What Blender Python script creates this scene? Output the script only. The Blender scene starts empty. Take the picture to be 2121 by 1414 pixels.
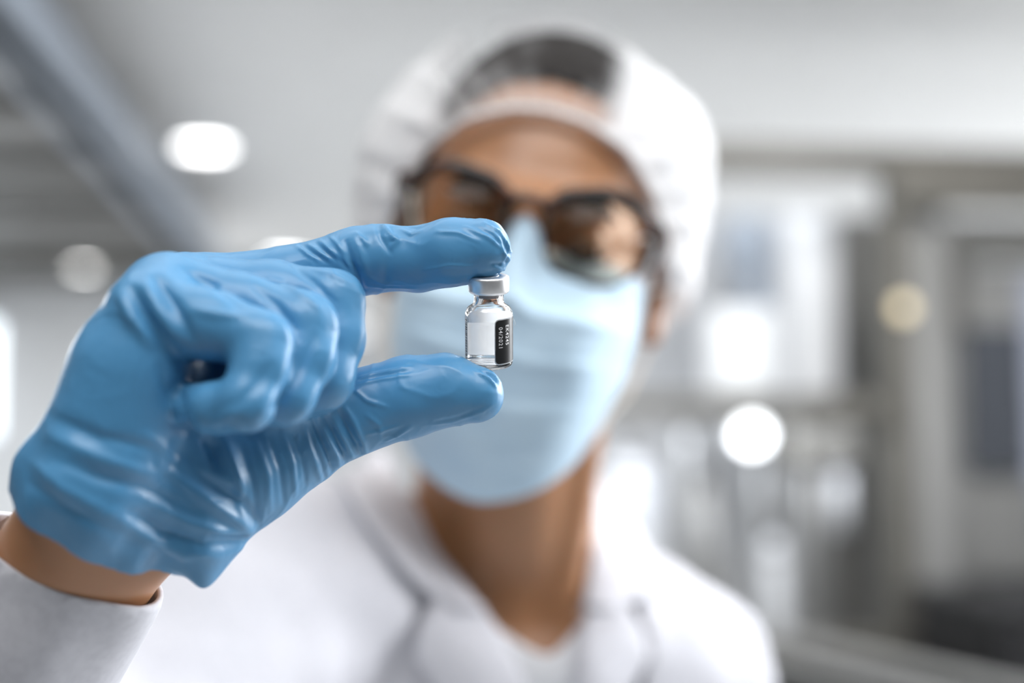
import bpy, bmesh, math, random
import numpy as np
from mathutils import Vector, Matrix, noise
from mathutils.bvhtree import BVHTree

random.seed(7)
sc = bpy.context.scene
COL = sc.collection
R = math.radians

# ------------------------------------------------------------------ camera, world, lights, exposure
PITCH = R(4.5)
CAMZ = 1.45
FPX = 50.0 / 36.0 * 2121.0
cam_d = bpy.data.cameras.new('camera')
cam_d.lens = 50.0
cam_d.sensor_width = 36.0
cam_d.clip_start = 0.02
cam_d.dof.use_dof = True
cam_d.dof.focus_distance = 0.474
cam_d.dof.aperture_fstop = 2.85
cam = bpy.data.objects.new('camera', cam_d)
cam.location = (0, 0, CAMZ)
cam.rotation_euler = (R(90) + PITCH, 0, 0)
COL.objects.link(cam)
sc.camera = cam

world = bpy.data.worlds.new('world')
sc.world = world
world.use_nodes = True
wn = world.node_tree.nodes
wn['Background'].inputs[0].default_value = (0.93, 0.97, 1.0, 1)
wn['Background'].inputs[1].default_value = 0.12


def area(name, loc, target, sx, sy, power, color=(1, 1, 1)):
    l = bpy.data.lights.new(name, 'AREA')
    l.shape = 'RECTANGLE'
    l.size = sx
    l.size_y = sy
    l.energy = power
    l.color = color
    o = bpy.data.objects.new(name, l)
    o.location = loc
    o.rotation_euler = (Vector(target) - Vector(loc)).to_track_quat('-Z', 'Y').to_euler()
    COL.objects.link(o)
    return o


# daylight from the tall window on the right, ceiling panels near the person, and added unseen fills
area('window_and_fill_light', (1.95, 1.6, 2.1), (0.0, 0.8, 1.45), 1.2, 1.4, 75, (0.95, 0.97, 1.0))
area('window_and_fill_light', (-4.6, 12.5, 1.5), (1.0, 12.5, 2.5), 7.0, 1.8, 95, (1, 1, 1))  # unseen fill added on the left to light the far ceiling
area('window_and_fill_light', (4.4, 7.0, 1.2), (-2.0, 6.4, 2.6), 5.0, 1.4, 190, (1, 1, 1))  # unseen uplight added on the right to brighten the ceiling
area('ceiling_and_fill_light', (3.6, 6.4, 2.6), (3.6, 6.4, 0), 2.0, 3.0, 190, (0.99, 1, 1))  # unseen fill added behind the machine, floor bounce lifts the ceiling
area('ceiling_and_fill_light', (-2.6, 4.6, 2.3), (-2.6, 4.6, 0), 1.4, 2.0, 75, (0.99, 1, 1))  # unseen fill added for floor bounce and the left wall
area('machine_fill', (0.55, 4.0, 2.12), (0.60, 4.4, 1.0), 0.7, 0.3, 1.1, (0.96, 0.98, 1.0))  # fill added inside the machine to brighten the rear panel
area('machine_fill', (0.60, 3.78, 1.50), (0.65, 4.1, 0.9), 0.7, 0.1, 1.6, (0.86, 0.91, 1.0))  # bluish fill added under the middle beam for the lower part
area('machine_fill', (1.75, 4.25, 2.16), (1.85, 3.7, 1.0), 0.7, 0.1, 3, (0.96, 0.98, 1.0))  # unseen fill over the control cabinet
area('ceiling_and_fill_light', (-0.5, 0.95, 2.74), (-0.5, 0.95, 0), 1.2, 1.0, 5, (1, 0.99, 0.97))
area('ceiling_and_fill_light', (0.15, -0.15, 2.74), (0.1, 0.2, 1.2), 1.8, 0.9, 31, (1, 1, 1))
area('ceiling_and_fill_light', (0.9, 2.6, 2.74), (0.9, 2.6, 0), 1.2, 0.6, 30, (1, 0.99, 0.97))
area('ceiling_and_fill_light', (-2.2, 5.6, 2.3), (-2.2, 5.6, 0), 2.0, 2.0, 24, (0.95, 0.97, 1.0))
area('ceiling_and_fill_light', (-4.0, 12.0, 2.6), (-4.0, 12.0, 0), 1.6, 6.0, 110, (1, 1, 1))  # unseen fill hidden behind the left wall, lights the far end

vs = sc.view_settings
vs.view_transform = 'Standard'
vs.look = 'None'
vs.gamma = 1.0
vs.use_curve_mapping = False
vs.exposure = 0.12
sc.cycles.use_denoising = True
sc.cycles.max_bounces = 20
sc.cycles.transparent_max_bounces = 16
sc.cycles.transmission_bounces = 20
sc.cycles.sample_clamp_indirect = 6.0

C0 = Vector((0, 0, CAMZ))
FW = Vector((0, math.cos(PITCH), math.sin(PITCH)))
UP = Vector((0, -math.sin(PITCH), math.cos(PITCH)))
RT = Vector((1, 0, 0))


def W(px, py, d):
    """a place in the room, from where the photograph shows it and how far off it is"""
    return C0 + RT * ((px - 1060.5) / FPX * d) + UP * (-(py - 707.0) / FPX * d) + FW * d


def Wz(px, py, z):
    v = W(px, py, 1.0) - C0
    return C0 + v * ((z - CAMZ) / v.z)


# ------------------------------------------------------------------ materials
MATS = {}


def mat(name, color=(0.8, 0.8, 0.8), rough=0.5, metal=0.0, spec=0.5, **kw):
    if name in MATS:
        return MATS[name]
    m = bpy.data.materials.new(name)
    m.use_nodes = True
    b = m.node_tree.nodes['Principled BSDF']
    b.inputs['Base Color'].default_value = (*color, 1)
    b.inputs['Roughness'].default_value = rough
    b.inputs['Metallic'].default_value = metal
    b.inputs['Specular IOR Level'].default_value = spec
    for k, v in kw.items():
        b.inputs[k.replace('_', ' ')].default_value = v
    MATS[name] = m
    return m


def nodes_of(m):
    nt = m.node_tree
    return nt, nt.nodes, nt.links, nt.nodes['Principled BSDF']


def add_noise(m, scale, c1, c2, detail=3, stretch=(1, 1, 1), bump=0.0, dist=0.001, lo=0.35, hi=0.65, rough=None):
    nt, N, L, b = nodes_of(m)
    tc = N.new('ShaderNodeTexCoord')
    mp = N.new('ShaderNodeMapping')
    mp.inputs['Scale'].default_value = stretch
    nz = N.new('ShaderNodeTexNoise')
    nz.inputs['Scale'].default_value = scale
    nz.inputs['Detail'].default_value = detail
    L.new(tc.outputs['Object'], mp.inputs[0])
    L.new(mp.outputs[0], nz.inputs['Vector'])
    if c1 is not None:
        cr = N.new('ShaderNodeValToRGB')
        cr.color_ramp.elements[0].position = lo
        cr.color_ramp.elements[0].color = (*c1, 1)
        cr.color_ramp.elements[1].position = hi
        cr.color_ramp.elements[1].color = (*c2, 1)
        L.new(nz.outputs['Fac'], cr.inputs[0])
        L.new(cr.outputs[0], b.inputs['Base Color'])
    if bump:
        bp = N.new('ShaderNodeBump')
        bp.inputs['Strength'].default_value = bump
        bp.inputs['Distance'].default_value = dist
        L.new(nz.outputs['Fac'], bp.inputs['Height'])
        L.new(bp.outputs[0], b.inputs['Normal'])
    return m


def emis(name, color, strength):
    m = mat(name, color)
    b = m.node_tree.nodes['Principled BSDF']
    b.inputs['Emission Color'].default_value = (*color, 1)
    b.inputs['Emission Strength'].default_value = strength
    return m


M_ceil = add_noise(mat('painted_ceiling', (0.78, 0.78, 0.78), 0.8), 6, (0.76, 0.76, 0.755), (0.80, 0.80, 0.795))
M_wall = add_noise(mat('painted_wall', (0.8, 0.82, 0.84), 0.7), 4, (0.78, 0.80, 0.82), (0.82, 0.84, 0.86))
M_floor = add_noise(mat('resin_floor', (0.5, 0.5, 0.5), 0.35), 3, (0.54, 0.55, 0.56), (0.60, 0.61, 0.62))
M_steel = add_noise(mat('brushed_steel', (0.55, 0.55, 0.54), 0.4, 0.5), 60, (0.40, 0.40, 0.39), (0.52, 0.52, 0.51), stretch=(1, 1, 0.05))
M_dsteel = add_noise(mat('weathered_steel', (0.2, 0.19, 0.17), 0.5, 0.1), 30, (0.13, 0.125, 0.11), (0.18, 0.17, 0.15))
M_bluesteel = add_noise(mat('blue_grey_paint', (0.33, 0.38, 0.45), 0.4), 20, (0.30, 0.35, 0.42), (0.36, 0.41, 0.48))
M_black = add_noise(mat('black_plastic', (0.012, 0.012, 0.014), 0.5), 30, (0.005, 0.005, 0.006), (0.010, 0.010, 0.012))
M_whitep = add_noise(mat('white_enamel', (0.82, 0.84, 0.87), 0.3), 12, (0.80, 0.82, 0.85), (0.85, 0.87, 0.90))
M_lamp = emis('lamp_diffuser', (1, 1, 1), 9.0)


# ------------------------------------------------------------------ object helpers
def tag(o, label=None, cat=None, group=None, kind=None):
    if label: o['label'] = label
    if cat: o['category'] = cat
    if group: o['group'] = group
    if kind: o['kind'] = kind
    return o


def thing(name, loc, label, cat, group=None):
    o = bpy.data.objects.new(name, None)
    COL.objects.link(o)
    o.location = loc
    o.empty_display_size = 0.02
    return tag(o, label, cat, group)


def parent_to(o, p):
    """keep o where it stands and make it a child of p (translation only parents, or parents standing at the origin)"""
    o.parent = p
    base = Vector(p.location)
    q = p.parent
    while q is not None:
        base += Vector(q.location)
        q = q.parent
    o.location = Vector(o.location) - base
    return o


def link(name, me, m, parent=None, smooth=True):
    o = bpy.data.objects.new(name, me)
    COL.objects.link(o)
    if m is not None:
        me.materials.append(m)
    if smooth:
        me.polygons.foreach_set('use_smooth', [True] * len(me.polygons))
    # origin at the centre of the shape
    n = len(me.vertices)
    if n:
        co = np.empty(n * 3, np.float32)
        me.vertices.foreach_get('co', co)
        co = co.reshape(-1, 3)
        c = (co.min(0) + co.max(0)) / 2
        me.vertices.foreach_set('co', (co - c).ravel())
        o.location = Vector([float(x) for x in c])
    me.update()
    if parent is not None:
        parent_to(o, parent)
    return o


def mesh_np(name, V, F, m, parent=None, smooth=True):
    me = bpy.data.meshes.new(name)
    V = np.asarray(V, np.float32)
    F = np.asarray(F, np.int32)
    me.vertices.add(len(V))
    me.vertices.foreach_set('co', V.ravel())
    k = F.shape[1]
    me.loops.add(F.size)
    me.loops.foreach_set('vertex_index', F.ravel())
    me.polygons.add(len(F))
    me.polygons.foreach_set('loop_start', np.arange(0, F.size, k, dtype=np.int32))
    me.update(calc_edges=True)
    me.validate()
    return link(name, me, m, parent, smooth)


def mesh_bm(name, bm, m, parent=None, smooth=False, bevel=0.0):
    bmesh.ops.recalc_face_normals(bm, faces=bm.faces)
    me = bpy.data.meshes.new(name)
    bm.to_mesh(me)
    bm.free()
    o = link(name, me, m, parent, smooth)
    if bevel:
        md = o.modifiers.new('bevel', 'BEVEL')
        md.width = bevel
        md.segments = 2
    return o


def add_box(bm, x0, x1, y0, y1, z0, z1, M=None):
    vs_ = [Vector((x, y, z)) for x in (x0, x1) for y in (y0, y1) for z in (z0, z1)]
    if M is not None:
        vs_ = [M @ v for v in vs_]
    v = [bm.verts.new(p) for p in vs_]
    for f in ((0, 1, 3, 2), (4, 6, 7, 5), (0, 4, 5, 1), (2, 3, 7, 6), (0, 2, 6, 4), (1, 5, 7, 3)):
        bm.faces.new([v[i] for i in f])


def add_tube(bm, pts, rad, n=10, cap=True, closed=False):
    pts = [Vector(p) for p in pts]
    if not hasattr(rad, '__len__'):
        rad = [rad] * len(pts)
    rings = []
    up = None
    N_ = len(pts)
    for i, p in enumerate(pts):
        if closed:
            t = (pts[(i + 1) % N_] - pts[i - 1]).normalized()
        else:
            t = (pts[min(i + 1, N_ - 1)] - pts[max(i - 1, 0)]).normalized()
        if up is None:
            up = t.orthogonal().normalized()
        s = (up - t * up.dot(t)).normalized()
        up = s
        c = t.cross(s)
        rings.append([bm.verts.new(p + (s * math.cos(a) + c * math.sin(a)) * rad[i]) for a in
                      [2 * math.pi * k / n for k in range(n)]])
    m_ = N_ if closed else N_ - 1
    for i in range(m_):
        a, b = rings[i], rings[(i + 1) % N_]
        for k in range(n):
            bm.faces.new((a[k], a[(k + 1) % n], b[(k + 1) % n], b[k]))
    if cap and not closed:
        bm.faces.new(rings[0][::-1])
        bm.faces.new(rings[-1])


def add_lathe(bm, prof, n=48, M=None, close=False):
    rings = []
    for (r, z) in prof:
        if r < 1e-7:
            p = Vector((0, 0, z))
            rings.append([bm.verts.new(M @ p if M else p)])
        else:
            ring = []
            for k in range(n):
                a = 2 * math.pi * k / n
                p = Vector((r * math.cos(a), r * math.sin(a), z))
                ring.append(bm.verts.new(M @ p if M else p))
            rings.append(ring)
    pairs = list(zip(rings[:-1], rings[1:]))
    if close:
        pairs.append((rings[-1], rings[0]))
    for a, b in pairs:
        for k in range(n):
            k2 = (k + 1) % n
            if len(a) == 1 and len(b) == 1:
                continue
            if len(a) == 1:
                bm.faces.new((a[0], b[k2], b[k]))
            elif len(b) == 1:
                bm.faces.new((a[k], a[k2], b[0]))
            else:
                bm.faces.new((a[k], a[k2], b[k2], b[k]))


# ------------------------------------------------------------------ distance field modelling
class Field:
    def __init__(s, lo, hi, h):
        s.lo = np.array(lo, np.float64)
        s.h = h
        s.n = np.ceil((np.array(hi) - s.lo) / h).astype(int) + 1
        s.D = np.full(tuple(s.n), 0.5, np.float32)

    def like(s):
        f = Field.__new__(Field)
        f.lo, f.h, f.n = s.lo, s.h, s.n
        f.D = np.full(tuple(s.n), 0.5, np.float32)
        return f

    def sl(s, bl, bh):
        a = np.maximum(np.floor((np.array(bl) - s.lo) / s.h).astype(int), 0)
        b = np.minimum(np.ceil((np.array(bh) - s.lo) / s.h).astype(int) + 1, s.n)
        if (b <= a).any():
            return None
        S = tuple(slice(i, j) for i, j in zip(a, b))
        ax = [(s.lo[k] + s.h * np.arange(a[k], b[k])).astype(np.float32) for k in range(3)]
        return S, ax[0][:, None, None], ax[1][None, :, None], ax[2][None, None, :]

    def comb(s, S, d, k, op):
        A = s.D[S]
        if op == 'add':
            if k > 0:
                h = np.maximum(k - np.abs(A - d), 0) / k
                s.D[S] = np.minimum(A, d) - h * h * k * 0.25
            else:
                s.D[S] = np.minimum(A, d)
        else:
            d = -d
            if k > 0:
                h = np.maximum(k - np.abs(A - d), 0) / k
                s.D[S] = np.maximum(A, d) + h * h * k * 0.25
            else:
                s.D[S] = np.maximum(A, d)

    def cap(s, a, b, ra, rb=None, k=0.004, op='add', mg=0.012):
        rb = ra if rb is None else rb
        a = np.array(a, float)
        b = np.array(b, float)
        m = max(ra, rb) + k + mg
        r = s.sl(np.minimum(a, b) - m, np.maximum(a, b) + m)
        if r is None: return
        S, X, Y, Z = r
        ab = b - a
        L2 = max(float(ab @ ab), 1e-12)
        t = np.clip(((X - a[0]) * ab[0] + (Y - a[1]) * ab[1] + (Z - a[2]) * ab[2]) / L2, 0, 1)
        d = np.sqrt((X - a[0] - t * ab[0]) ** 2 + (Y - a[1] - t * ab[1]) ** 2 + (Z - a[2] - t * ab[2]) ** 2) - (ra + (rb - ra) * t)
        s.comb(S, d, k, op)

    def chain(s, pts, k=0.004, kj=None, mg=0.012):
        for (p, r), (q, t) in zip(pts[:-1], pts[1:]):
            s.cap(p, q, r, t, k, mg=mg)

    def ell(s, c, rad, Rm=None, k=0.004, op='add', mg=0.012):
        c = np.array(c, float)
        Rm = np.eye(3) if Rm is None else np.array(Rm)   # columns are the axes
        ext = np.abs(Rm) @ np.array(rad) + k + mg
        r = s.sl(c - ext, c + ext)
        if r is None: return
        S, X, Y, Z = r
        x, y, z = X - c[0], Y - c[1], Z - c[2]
        q = [x * Rm[0, i] + y * Rm[1, i] + z * Rm[2, i] for i in range(3)]
        k0 = np.sqrt(sum((q[i] / rad[i]) ** 2 for i in range(3)))
        k1 = np.sqrt(sum((q[i] / rad[i] ** 2) ** 2 for i in range(3)))
        d = (k0 * (k0 - 1.0) / np.maximum(k1, 1e-6)).astype(np.float32)
        s.comb(S, d, k, op)

    def merge(s, o, k):
        A, d = s.D, o.D
        h = np.maximum(k - np.abs(A - d), 0) / k
        s.D = np.minimum(A, d) - h * h * k * 0.25

    def sample(s, P):
        q = (np.asarray(P) - s.lo) / s.h
        i = np.clip(np.floor(q).astype(int), 0, s.n - 2)
        f = np.clip(q - i, 0, 1)
        r = 0
        for dx in (0, 1):
            for dy in (0, 1):
                for dz in (0, 1):
                    w = (f[:, 0] if dx else 1 - f[:, 0]) * (f[:, 1] if dy else 1 - f[:, 1]) * (f[:, 2] if dz else 1 - f[:, 2])
                    r = r + w * s.D[i[:, 0] + dx, i[:, 1] + dy, i[:, 2] + dz]
        return r

    def march(s, P, dirv, maxd=1.0, off=0.0):
        P = np.array(P, float)
        dirv = np.array(dirv, float)
        t = np.zeros(len(P))
        for _ in range(120):
            d = s.sample(P + t[:, None] * dirv) - off
            d = np.minimum(d, 0.02)
            t += d * 0.7
        return P + np.clip(t, 0, maxd)[:, None] * dirv

    def mesh(s, iso=0.0):
        D = s.D - iso
        ins = D < 0
        cnt = np.zeros(tuple(s.n - 1), np.uint8)
        for dx in (0, 1):
            for dy in (0, 1):
                for dz in (0, 1):
                    cnt += ins[dx:s.n[0] - 1 + dx, dy:s.n[1] - 1 + dy, dz:s.n[2] - 1 + dz]
        act = (cnt > 0) & (cnt < 8)
        idx = np.full(act.shape, -1, np.int32)
        I = np.argwhere(act)
        idx[act] = np.arange(len(I))
        acc = np.zeros((len(I), 3))
        num = np.zeros(len(I))
        cor = [(a, b, c) for a in (0, 1) for b in (0, 1) for c in (0, 1)]
        dv = {c: D[I[:, 0] + c[0], I[:, 1] + c[1], I[:, 2] + c[2]] for c in cor}
        for c in cor:
            for ax in range(3):
                if c[ax] == 0:
                    e = list(c)
                    e[ax] = 1
                    e = tuple(e)
                    d0, d1 = dv[c], dv[e]
                    m = (d0 < 0) != (d1 < 0)
                    t = d0[m] / (d0[m] - d1[m])
                    p = np.tile(np.array(c, float), (m.sum(), 1))
                    p[:, ax] = t
                    acc[m] += p
                    num[m] += 1
        V = s.lo + s.h * (I + acc / num[:, None])
        F = []
        for ax in range(3):
            sl0 = [slice(None)] * 3
            sl1 = [slice(None)] * 3
            sl0[ax] = slice(0, -1)
            sl1[ax] = slice(1, None)
            ch = ins[tuple(sl0)] != ins[tuple(sl1)]
            E = np.argwhere(ch)
            o1, o2 = (ax + 1) % 3, (ax + 2) % 3
            ok = (E[:, o1] > 0) & (E[:, o2] > 0) & (E[:, o1] < s.n[o1] - 1) & (E[:, o2] < s.n[o2] - 1)
            E = E[ok]
            q = []
            for a, b in ((1, 1), (0, 1), (0, 0), (1, 0)):
                c = E.copy()
                c[:, o1] -= a
                c[:, o2] -= b
                q.append(idx[c[:, 0], c[:, 1], c[:, 2]])
            q = np.stack(q, 1)
            fl = ins[E[:, 0], E[:, 1], E[:, 2]]
            q[~fl] = q[~fl][:, ::-1]
            F.append(q)
        return V, np.concatenate(F)


def vnormals(V, F):
    n = np.cross(V[F[:, 2]] - V[F[:, 0]], V[F[:, 3]] - V[F[:, 1]])
    N_ = np.zeros_like(V)
    for k in range(4):
        for a in range(3):
            N_[:, a] += np.bincount(F[:, k], n[:, a], len(V))
    return N_ / np.maximum(np.linalg.norm(N_, axis=1), 1e-12)[:, None]


def relax(V, F, it=2, lam=0.5):
    for _ in range(it):
        S = np.zeros_like(V)
        c = np.zeros(len(V))
        for k in range(4):
            for kk in ((k + 1) % 4, (k + 3) % 4):
                for a in range(3):
                    S[:, a] += np.bincount(F[:, k], V[F[:, kk], a], len(V))
                c += np.bincount(F[:, k], minlength=len(V))
        V = V + lam * (S / np.maximum(c, 1)[:, None] - V)
    return V


def keep_faces(V, F, maskv):
    """drop the faces whose corners are not all kept"""
    k = maskv[F].all(1)
    F = F[k]
    used = np.zeros(len(V), bool)
    used[F.ravel()] = True
    m = np.cumsum(used) - 1
    return V[used], m[F], used


def smooth_edge(V, F, it=14):
    """even out the open border of a sheet"""
    E = np.concatenate([np.stack([F[:, k], F[:, (k + 1) % 4]], 1) for k in range(4)])
    Es = np.sort(E, 1)
    u, inv, cnt = np.unique(Es, axis=0, return_inverse=True, return_counts=True)
    B = u[cnt == 1]
    b = np.zeros(len(V), bool)
    b[B.ravel()] = True
    for i in range(it):
        S = np.zeros_like(V)
        c = np.zeros(len(V))
        for s_, t_ in ((0, 1), (1, 0)):
            for a in range(3):
                S[:, a] += np.bincount(B[:, s_], V[B[:, t_], a], len(V))
            c += np.bincount(B[:, s_], minlength=len(V))
        m = b & (c > 0)
        V[m] = V[m] * 0.4 + 0.6 * S[m] / c[m][:, None]
        if i % 3 == 0:
            W_ = relax(V, F, 1, 0.5)
            W_[b] = V[b]
            near = np.zeros(len(V), bool)
            near[F[b[F].any(1)].ravel()] = True
            V[near] = W_[near]
    return V


def vnoise(P, scale, seed=0.0, octaves=2):
    """smooth value noise on points, vectorised"""
    out = np.zeros(len(P))
    amp = 1.0
    for o in range(octaves):
        q = P * scale * (2 ** o) + seed + 17.3 * o
        i = np.floor(q).astype(np.int64)
        f = q - i
        f = f * f * (3 - 2 * f)
        r = 0
        for dx in (0, 1):
            for dy in (0, 1):
                for dz in (0, 1):
                    hsh = ((i[:, 0] + dx) * 73856093 ^ (i[:, 1] + dy) * 19349663 ^ (i[:, 2] + dz) * 83492791) & 0xffff
                    hsh = (hsh * 40503 + 12345) & 0xffff
                    w = (f[:, 0] if dx else 1 - f[:, 0]) * (f[:, 1] if dy else 1 - f[:, 1]) * (f[:, 2] if dz else 1 - f[:, 2])
                    r = r + w * (hsh / 32768.0 - 1)
        out += r * amp
        amp *= 0.5
    return out


def sstep(a, b, x):
    t = np.clip((x - a) / (b - a), 0, 1)
    return t * t * (3 - 2 * t)


# ------------------------------------------------------------------ the room
def struct(name, bm, m, bevel=0.0):
    return tag(mesh_bm(name, bm, m, None, False, bevel), kind='structure')


def cyl(bm, a, b, r, n=20):
    add_tube(bm, [RM @ Vector(a), RM @ Vector(b)], r, n)


def part(name, boxes, m, parent=None, bevel=0.003):
    b_ = bmesh.new()
    for x in boxes:
        add_box(b_, *x, RM)
    return mesh_bm(name, b_, m, parent, False, bevel)


CEIL = 2.8
RM = Matrix.Rotation(R(6), 4, 'Z')     # the room runs six degrees to the left of the view
bm = bmesh.new(); add_box(bm, -6, 6, -1.5, 19, -0.1, 0, RM); struct('floor', bm, M_floor)
bm = bmesh.new(); add_box(bm, -6, 6, -1.5, 19, CEIL, CEIL + 0.1, RM); struct('ceiling', bm, M_ceil)
bm = bmesh.new(); add_box(bm, -6, 6, 18.0, 18.15, 0, CEIL, RM); struct('wall_back', bm, M_wall)
bm = bmesh.new(); add_box(bm, 5.0, 5.15, -1.5, 18, 0, CEIL, RM); struct('wall_right', bm, M_wall)
# the nearer wall under the steel platform, with the window
bm = bmesh.new()
add_box(bm, -6, -2.9, 8.1, 8.25, 0, CEIL, RM)
add_box(bm, -2.9, -1.97, 8.1, 8.25, 0, 1.52, RM)
add_box(bm, -2.9, -1.97, 8.1, 8.25, 2.2, CEIL, RM)
add_box(bm, -1.97, -1.12, 8.1, 8.25, 0, CEIL, RM)
struct('wall_left', bm, M_wall)
M_pane = emis('daylit_pane', (0.9, 0.96, 1.0), 2.2)
w = struct('window_1', (lambda b: (add_box(b, -2.9, -1.97, 8.17, 8.19, 1.52, 2.2, RM), b)[1])(bmesh.new()), M_pane)
bm = bmesh.new()
for (a, b, c, d) in ((-2.94, -1.93, 2.16, 2.24), (-2.94, -1.93, 1.48, 1.56), (-2.94, -2.86, 1.56, 2.16), (-2.01, -1.93, 1.56, 2.16)):
    add_box(bm, a, b, 8.06, 8.1, c, d, RM)
struct('trim_1', bm, M_whitep, 0.008)

M_dark = add_noise(mat('dark_grating', (0.06, 0.06, 0.055), 0.7), 30, (0.05, 0.05, 0.045), (0.08, 0.078, 0.07))
M_mid = add_noise(mat('grey_bar_paint', (0.3, 0.3, 0.3), 0.5), 30, (0.22, 0.215, 0.205), (0.27, 0.265, 0.255))
# steel platform hanging at the upper left
P0 = RM @ Vector((-1.9, 5.2, 2.4))
pf = thing('overhead_platform', P0, 'grey steel overhead platform with crossbars hanging at the upper left', 'platform')
part('side_rail', [(-0.86, -0.78, 1.9, 8.05, 2.40, 2.56), (-0.90, -0.74, 1.9, 8.05, 2.40, 2.415)], M_bluesteel, pf)
part('deck', [(-3.2, -0.86, 1.9, 8.05, 2.56, 2.60)], M_dark, pf)
for i, (v, wd) in enumerate(((2.35, 0.22), (2.95, 0.25), (3.62, 0.26), (4.15, 0.42), (4.95, 0.38), (5.85, 0.42), (6.65, 0.22), (7.15, 0.2))):
    part('crossbar', [(-3.2, -0.86, v, v + wd, 2.42, 2.50)], M_mid, pf)
part('end_beam', [(-3.2, -0.86, 7.75, 8.05, 2.40, 2.56)], M_dsteel, pf)
for u in (-0.82, -3.1):
    for v in (2.6, 5.2, 7.8):
        bm = bmesh.new()
        cyl(bm, (u, v, 2.56), (u, v, 2.8), 0.012)
        mesh_bm('hanger_rod', bm, M_steel, pf)

# ceiling downlights
def downlight(u, v, z, r, label, mt, group=None):
    t = thing('ceiling_downlight', RM @ Vector((u, v, z)), label, 'ceiling light', group)
    Mx = RM @ Matrix.Translation((u, v, z))
    b_ = bmesh.new()
    add_lathe(b_, [(r, -0.004), (r, -0.012), (r + 0.018, -0.012), (r + 0.024, 0.0), (r, 0.0)], 40, Mx, True)
    mesh_bm('trim_ring', b_, M_whitep, t, True)
    b_ = bmesh.new()
    add_lathe(b_, [(0, -0.008), (r, -0.008), (r, 0.0), (0, 0.0)], 40, Mx)
    mesh_bm('lamp_diffuser', b_, mt, t, False)
    return t


M_lamp2 = emis('small_lamp_diffuser', (1, 0.98, 0.95), 14)
downlight(-0.70, 6.27, CEIL, 0.105, 'round white lit ceiling downlight, nearest and largest of the lit lights', M_lamp)
_q = RM.inverted() @ Wz(592, 538, CEIL)
downlight(_q.x, _q.y, CEIL, 0.12, 'round lit ceiling downlight just above the gloved index finger', M_lamp)
_q = RM.inverted() @ Wz(728, 683, CEIL)
downlight(_q.x, _q.y, CEIL, 0.15, 'round lit ceiling light glowing between the curled fingers and the face mask', M_lamp)
downlight(-1.45, 7.55, 2.42, 0.05, 'small lit lamp under the dark overhead platform', M_lamp2)
bm = bmesh.new()
add_box(bm, -1.35, -0.45, 10.2, 10.9, 2.45, 2.78, RM)
tag(mesh_bm('air_duct', bm, M_steel, None, False, 0.02), 'grey ceiling box duct far behind the knuckles of the glove', 'duct')

# ---- filling machine on the right
V0 = 3.6
mf = thing('filling_machine', RM @ Vector((1.4, V0, 0)), 'tall steel filling machine with a dark upright column on the right', 'machine')
part('column', [(1.378, 1.44, V0, V0 + 0.075, 0.0, 2.26)], M_dsteel, mf)
part('column', [(2.60, 2.68, V0, V0 + 0.075, 0.0, 2.26)], M_dsteel, mf)
part('column', [(0.30, 0.37, V0, V0 + 0.075, 0.0, 2.26)], M_dsteel, mf)
part('column', [(1.47, 1.555, V0 + 0.05, V0 + 0.10, 0.0, 2.2)], M_steel, mf)
part('top_beam', [(0.30, 2.68, V0 - 0.02, V0 + 0.08, 2.19, 2.26)], M_dsteel, mf)
part('top_beam', [(1.38, 2.68, V0 - 0.04, V0 + 0.03, 2.10, 2.22)], M_dsteel, mf)
part('middle_beam', [(0.37, 1.365, V0, V0 + 0.06, 1.545, 1.60)], M_dsteel, mf)
part('lower_beam', [(0.37, 1.365, V0, V0 + 0.06, 0.90, 0.98)], M_dsteel, mf)
part('rear_panel', [(0.30, 1.38, V0 + 0.95, V0 + 0.97, 0.9, 2.24)], M_whitep, mf)
part('rear_panel', [(1.44, 2.68, V0 + 0.95, V0 + 0.97, 0.0, 2.24)], M_mid, mf)
part('side_panel', [(1.20, 1.34, V0 + 0.3, V0 + 0.9, 1.62, 2.15)], M_whitep, mf)

M_beige = emis('amber_indicator_lens', (0.85, 0.72, 0.47), 1.4)
bm = bmesh.new()
add_lathe(bm, [(0, 0), (0.022, 0), (0.022, 0.012), (0.016, 0.02), (0, 0.02)], 20, RM @ Matrix.Translation((1.413, V0, 1.83)) @ Matrix.Rotation(R(90), 4, 'X'))
tag(mesh_bm('indicator_lamp', bm, M_beige, None, True), 'small amber indicator lamp on the dark steel column', 'indicator lamp')

# lit inspection light with a shiny round reflector below
il = thing('inspection_light', RM @ Vector((1.03, V0 + 0.3, 1.62)), 'bright white inspection light inside the machine', 'lamp')
part('housing', [(0.96, 1.17, V0 + 0.32, V0 + 0.36, 1.62, 1.86)], M_whitep, il)
part('light_panel', [(0.99, 1.13, V0 + 0.305, V0 + 0.32, 1.64, 1.84)], emis('panel_light', (0.95, 0.98, 1.0), 0.25), il)
sp = thing('spot_lamp', RM @ Vector((1.03, V0 + 0.1, 1.50)), 'round glowing spot lamp under the middle beam of the machine', 'lamp')
bm = bmesh.new()
add_lathe(bm, [(0, 0.0), (0.04, 0.0), (0.052, 0.03), (0.052, 0.06), (0.03, 0.10), (0, 0.10)], 28, RM @ Matrix.Translation((1.03, V0 + 0.1, 1.50)) @ Matrix.Rotation(R(-90), 4, 'X'))
mesh_bm('lamp_body', bm, M_steel, sp, True)
bm = bmesh.new()
add_lathe(bm, [(0, -0.003), (0.038, -0.003), (0.038, 0.0), (0, 0.0)], 28, RM @ Matrix.Translation((1.03, V0 + 0.1, 1.50)) @ Matrix.Rotation(R(-90), 4, 'X'))
mesh_bm('lamp_lens', bm, emis('spot_lens', (0.95, 0.98, 1.0), 6.0), sp, True)
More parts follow.
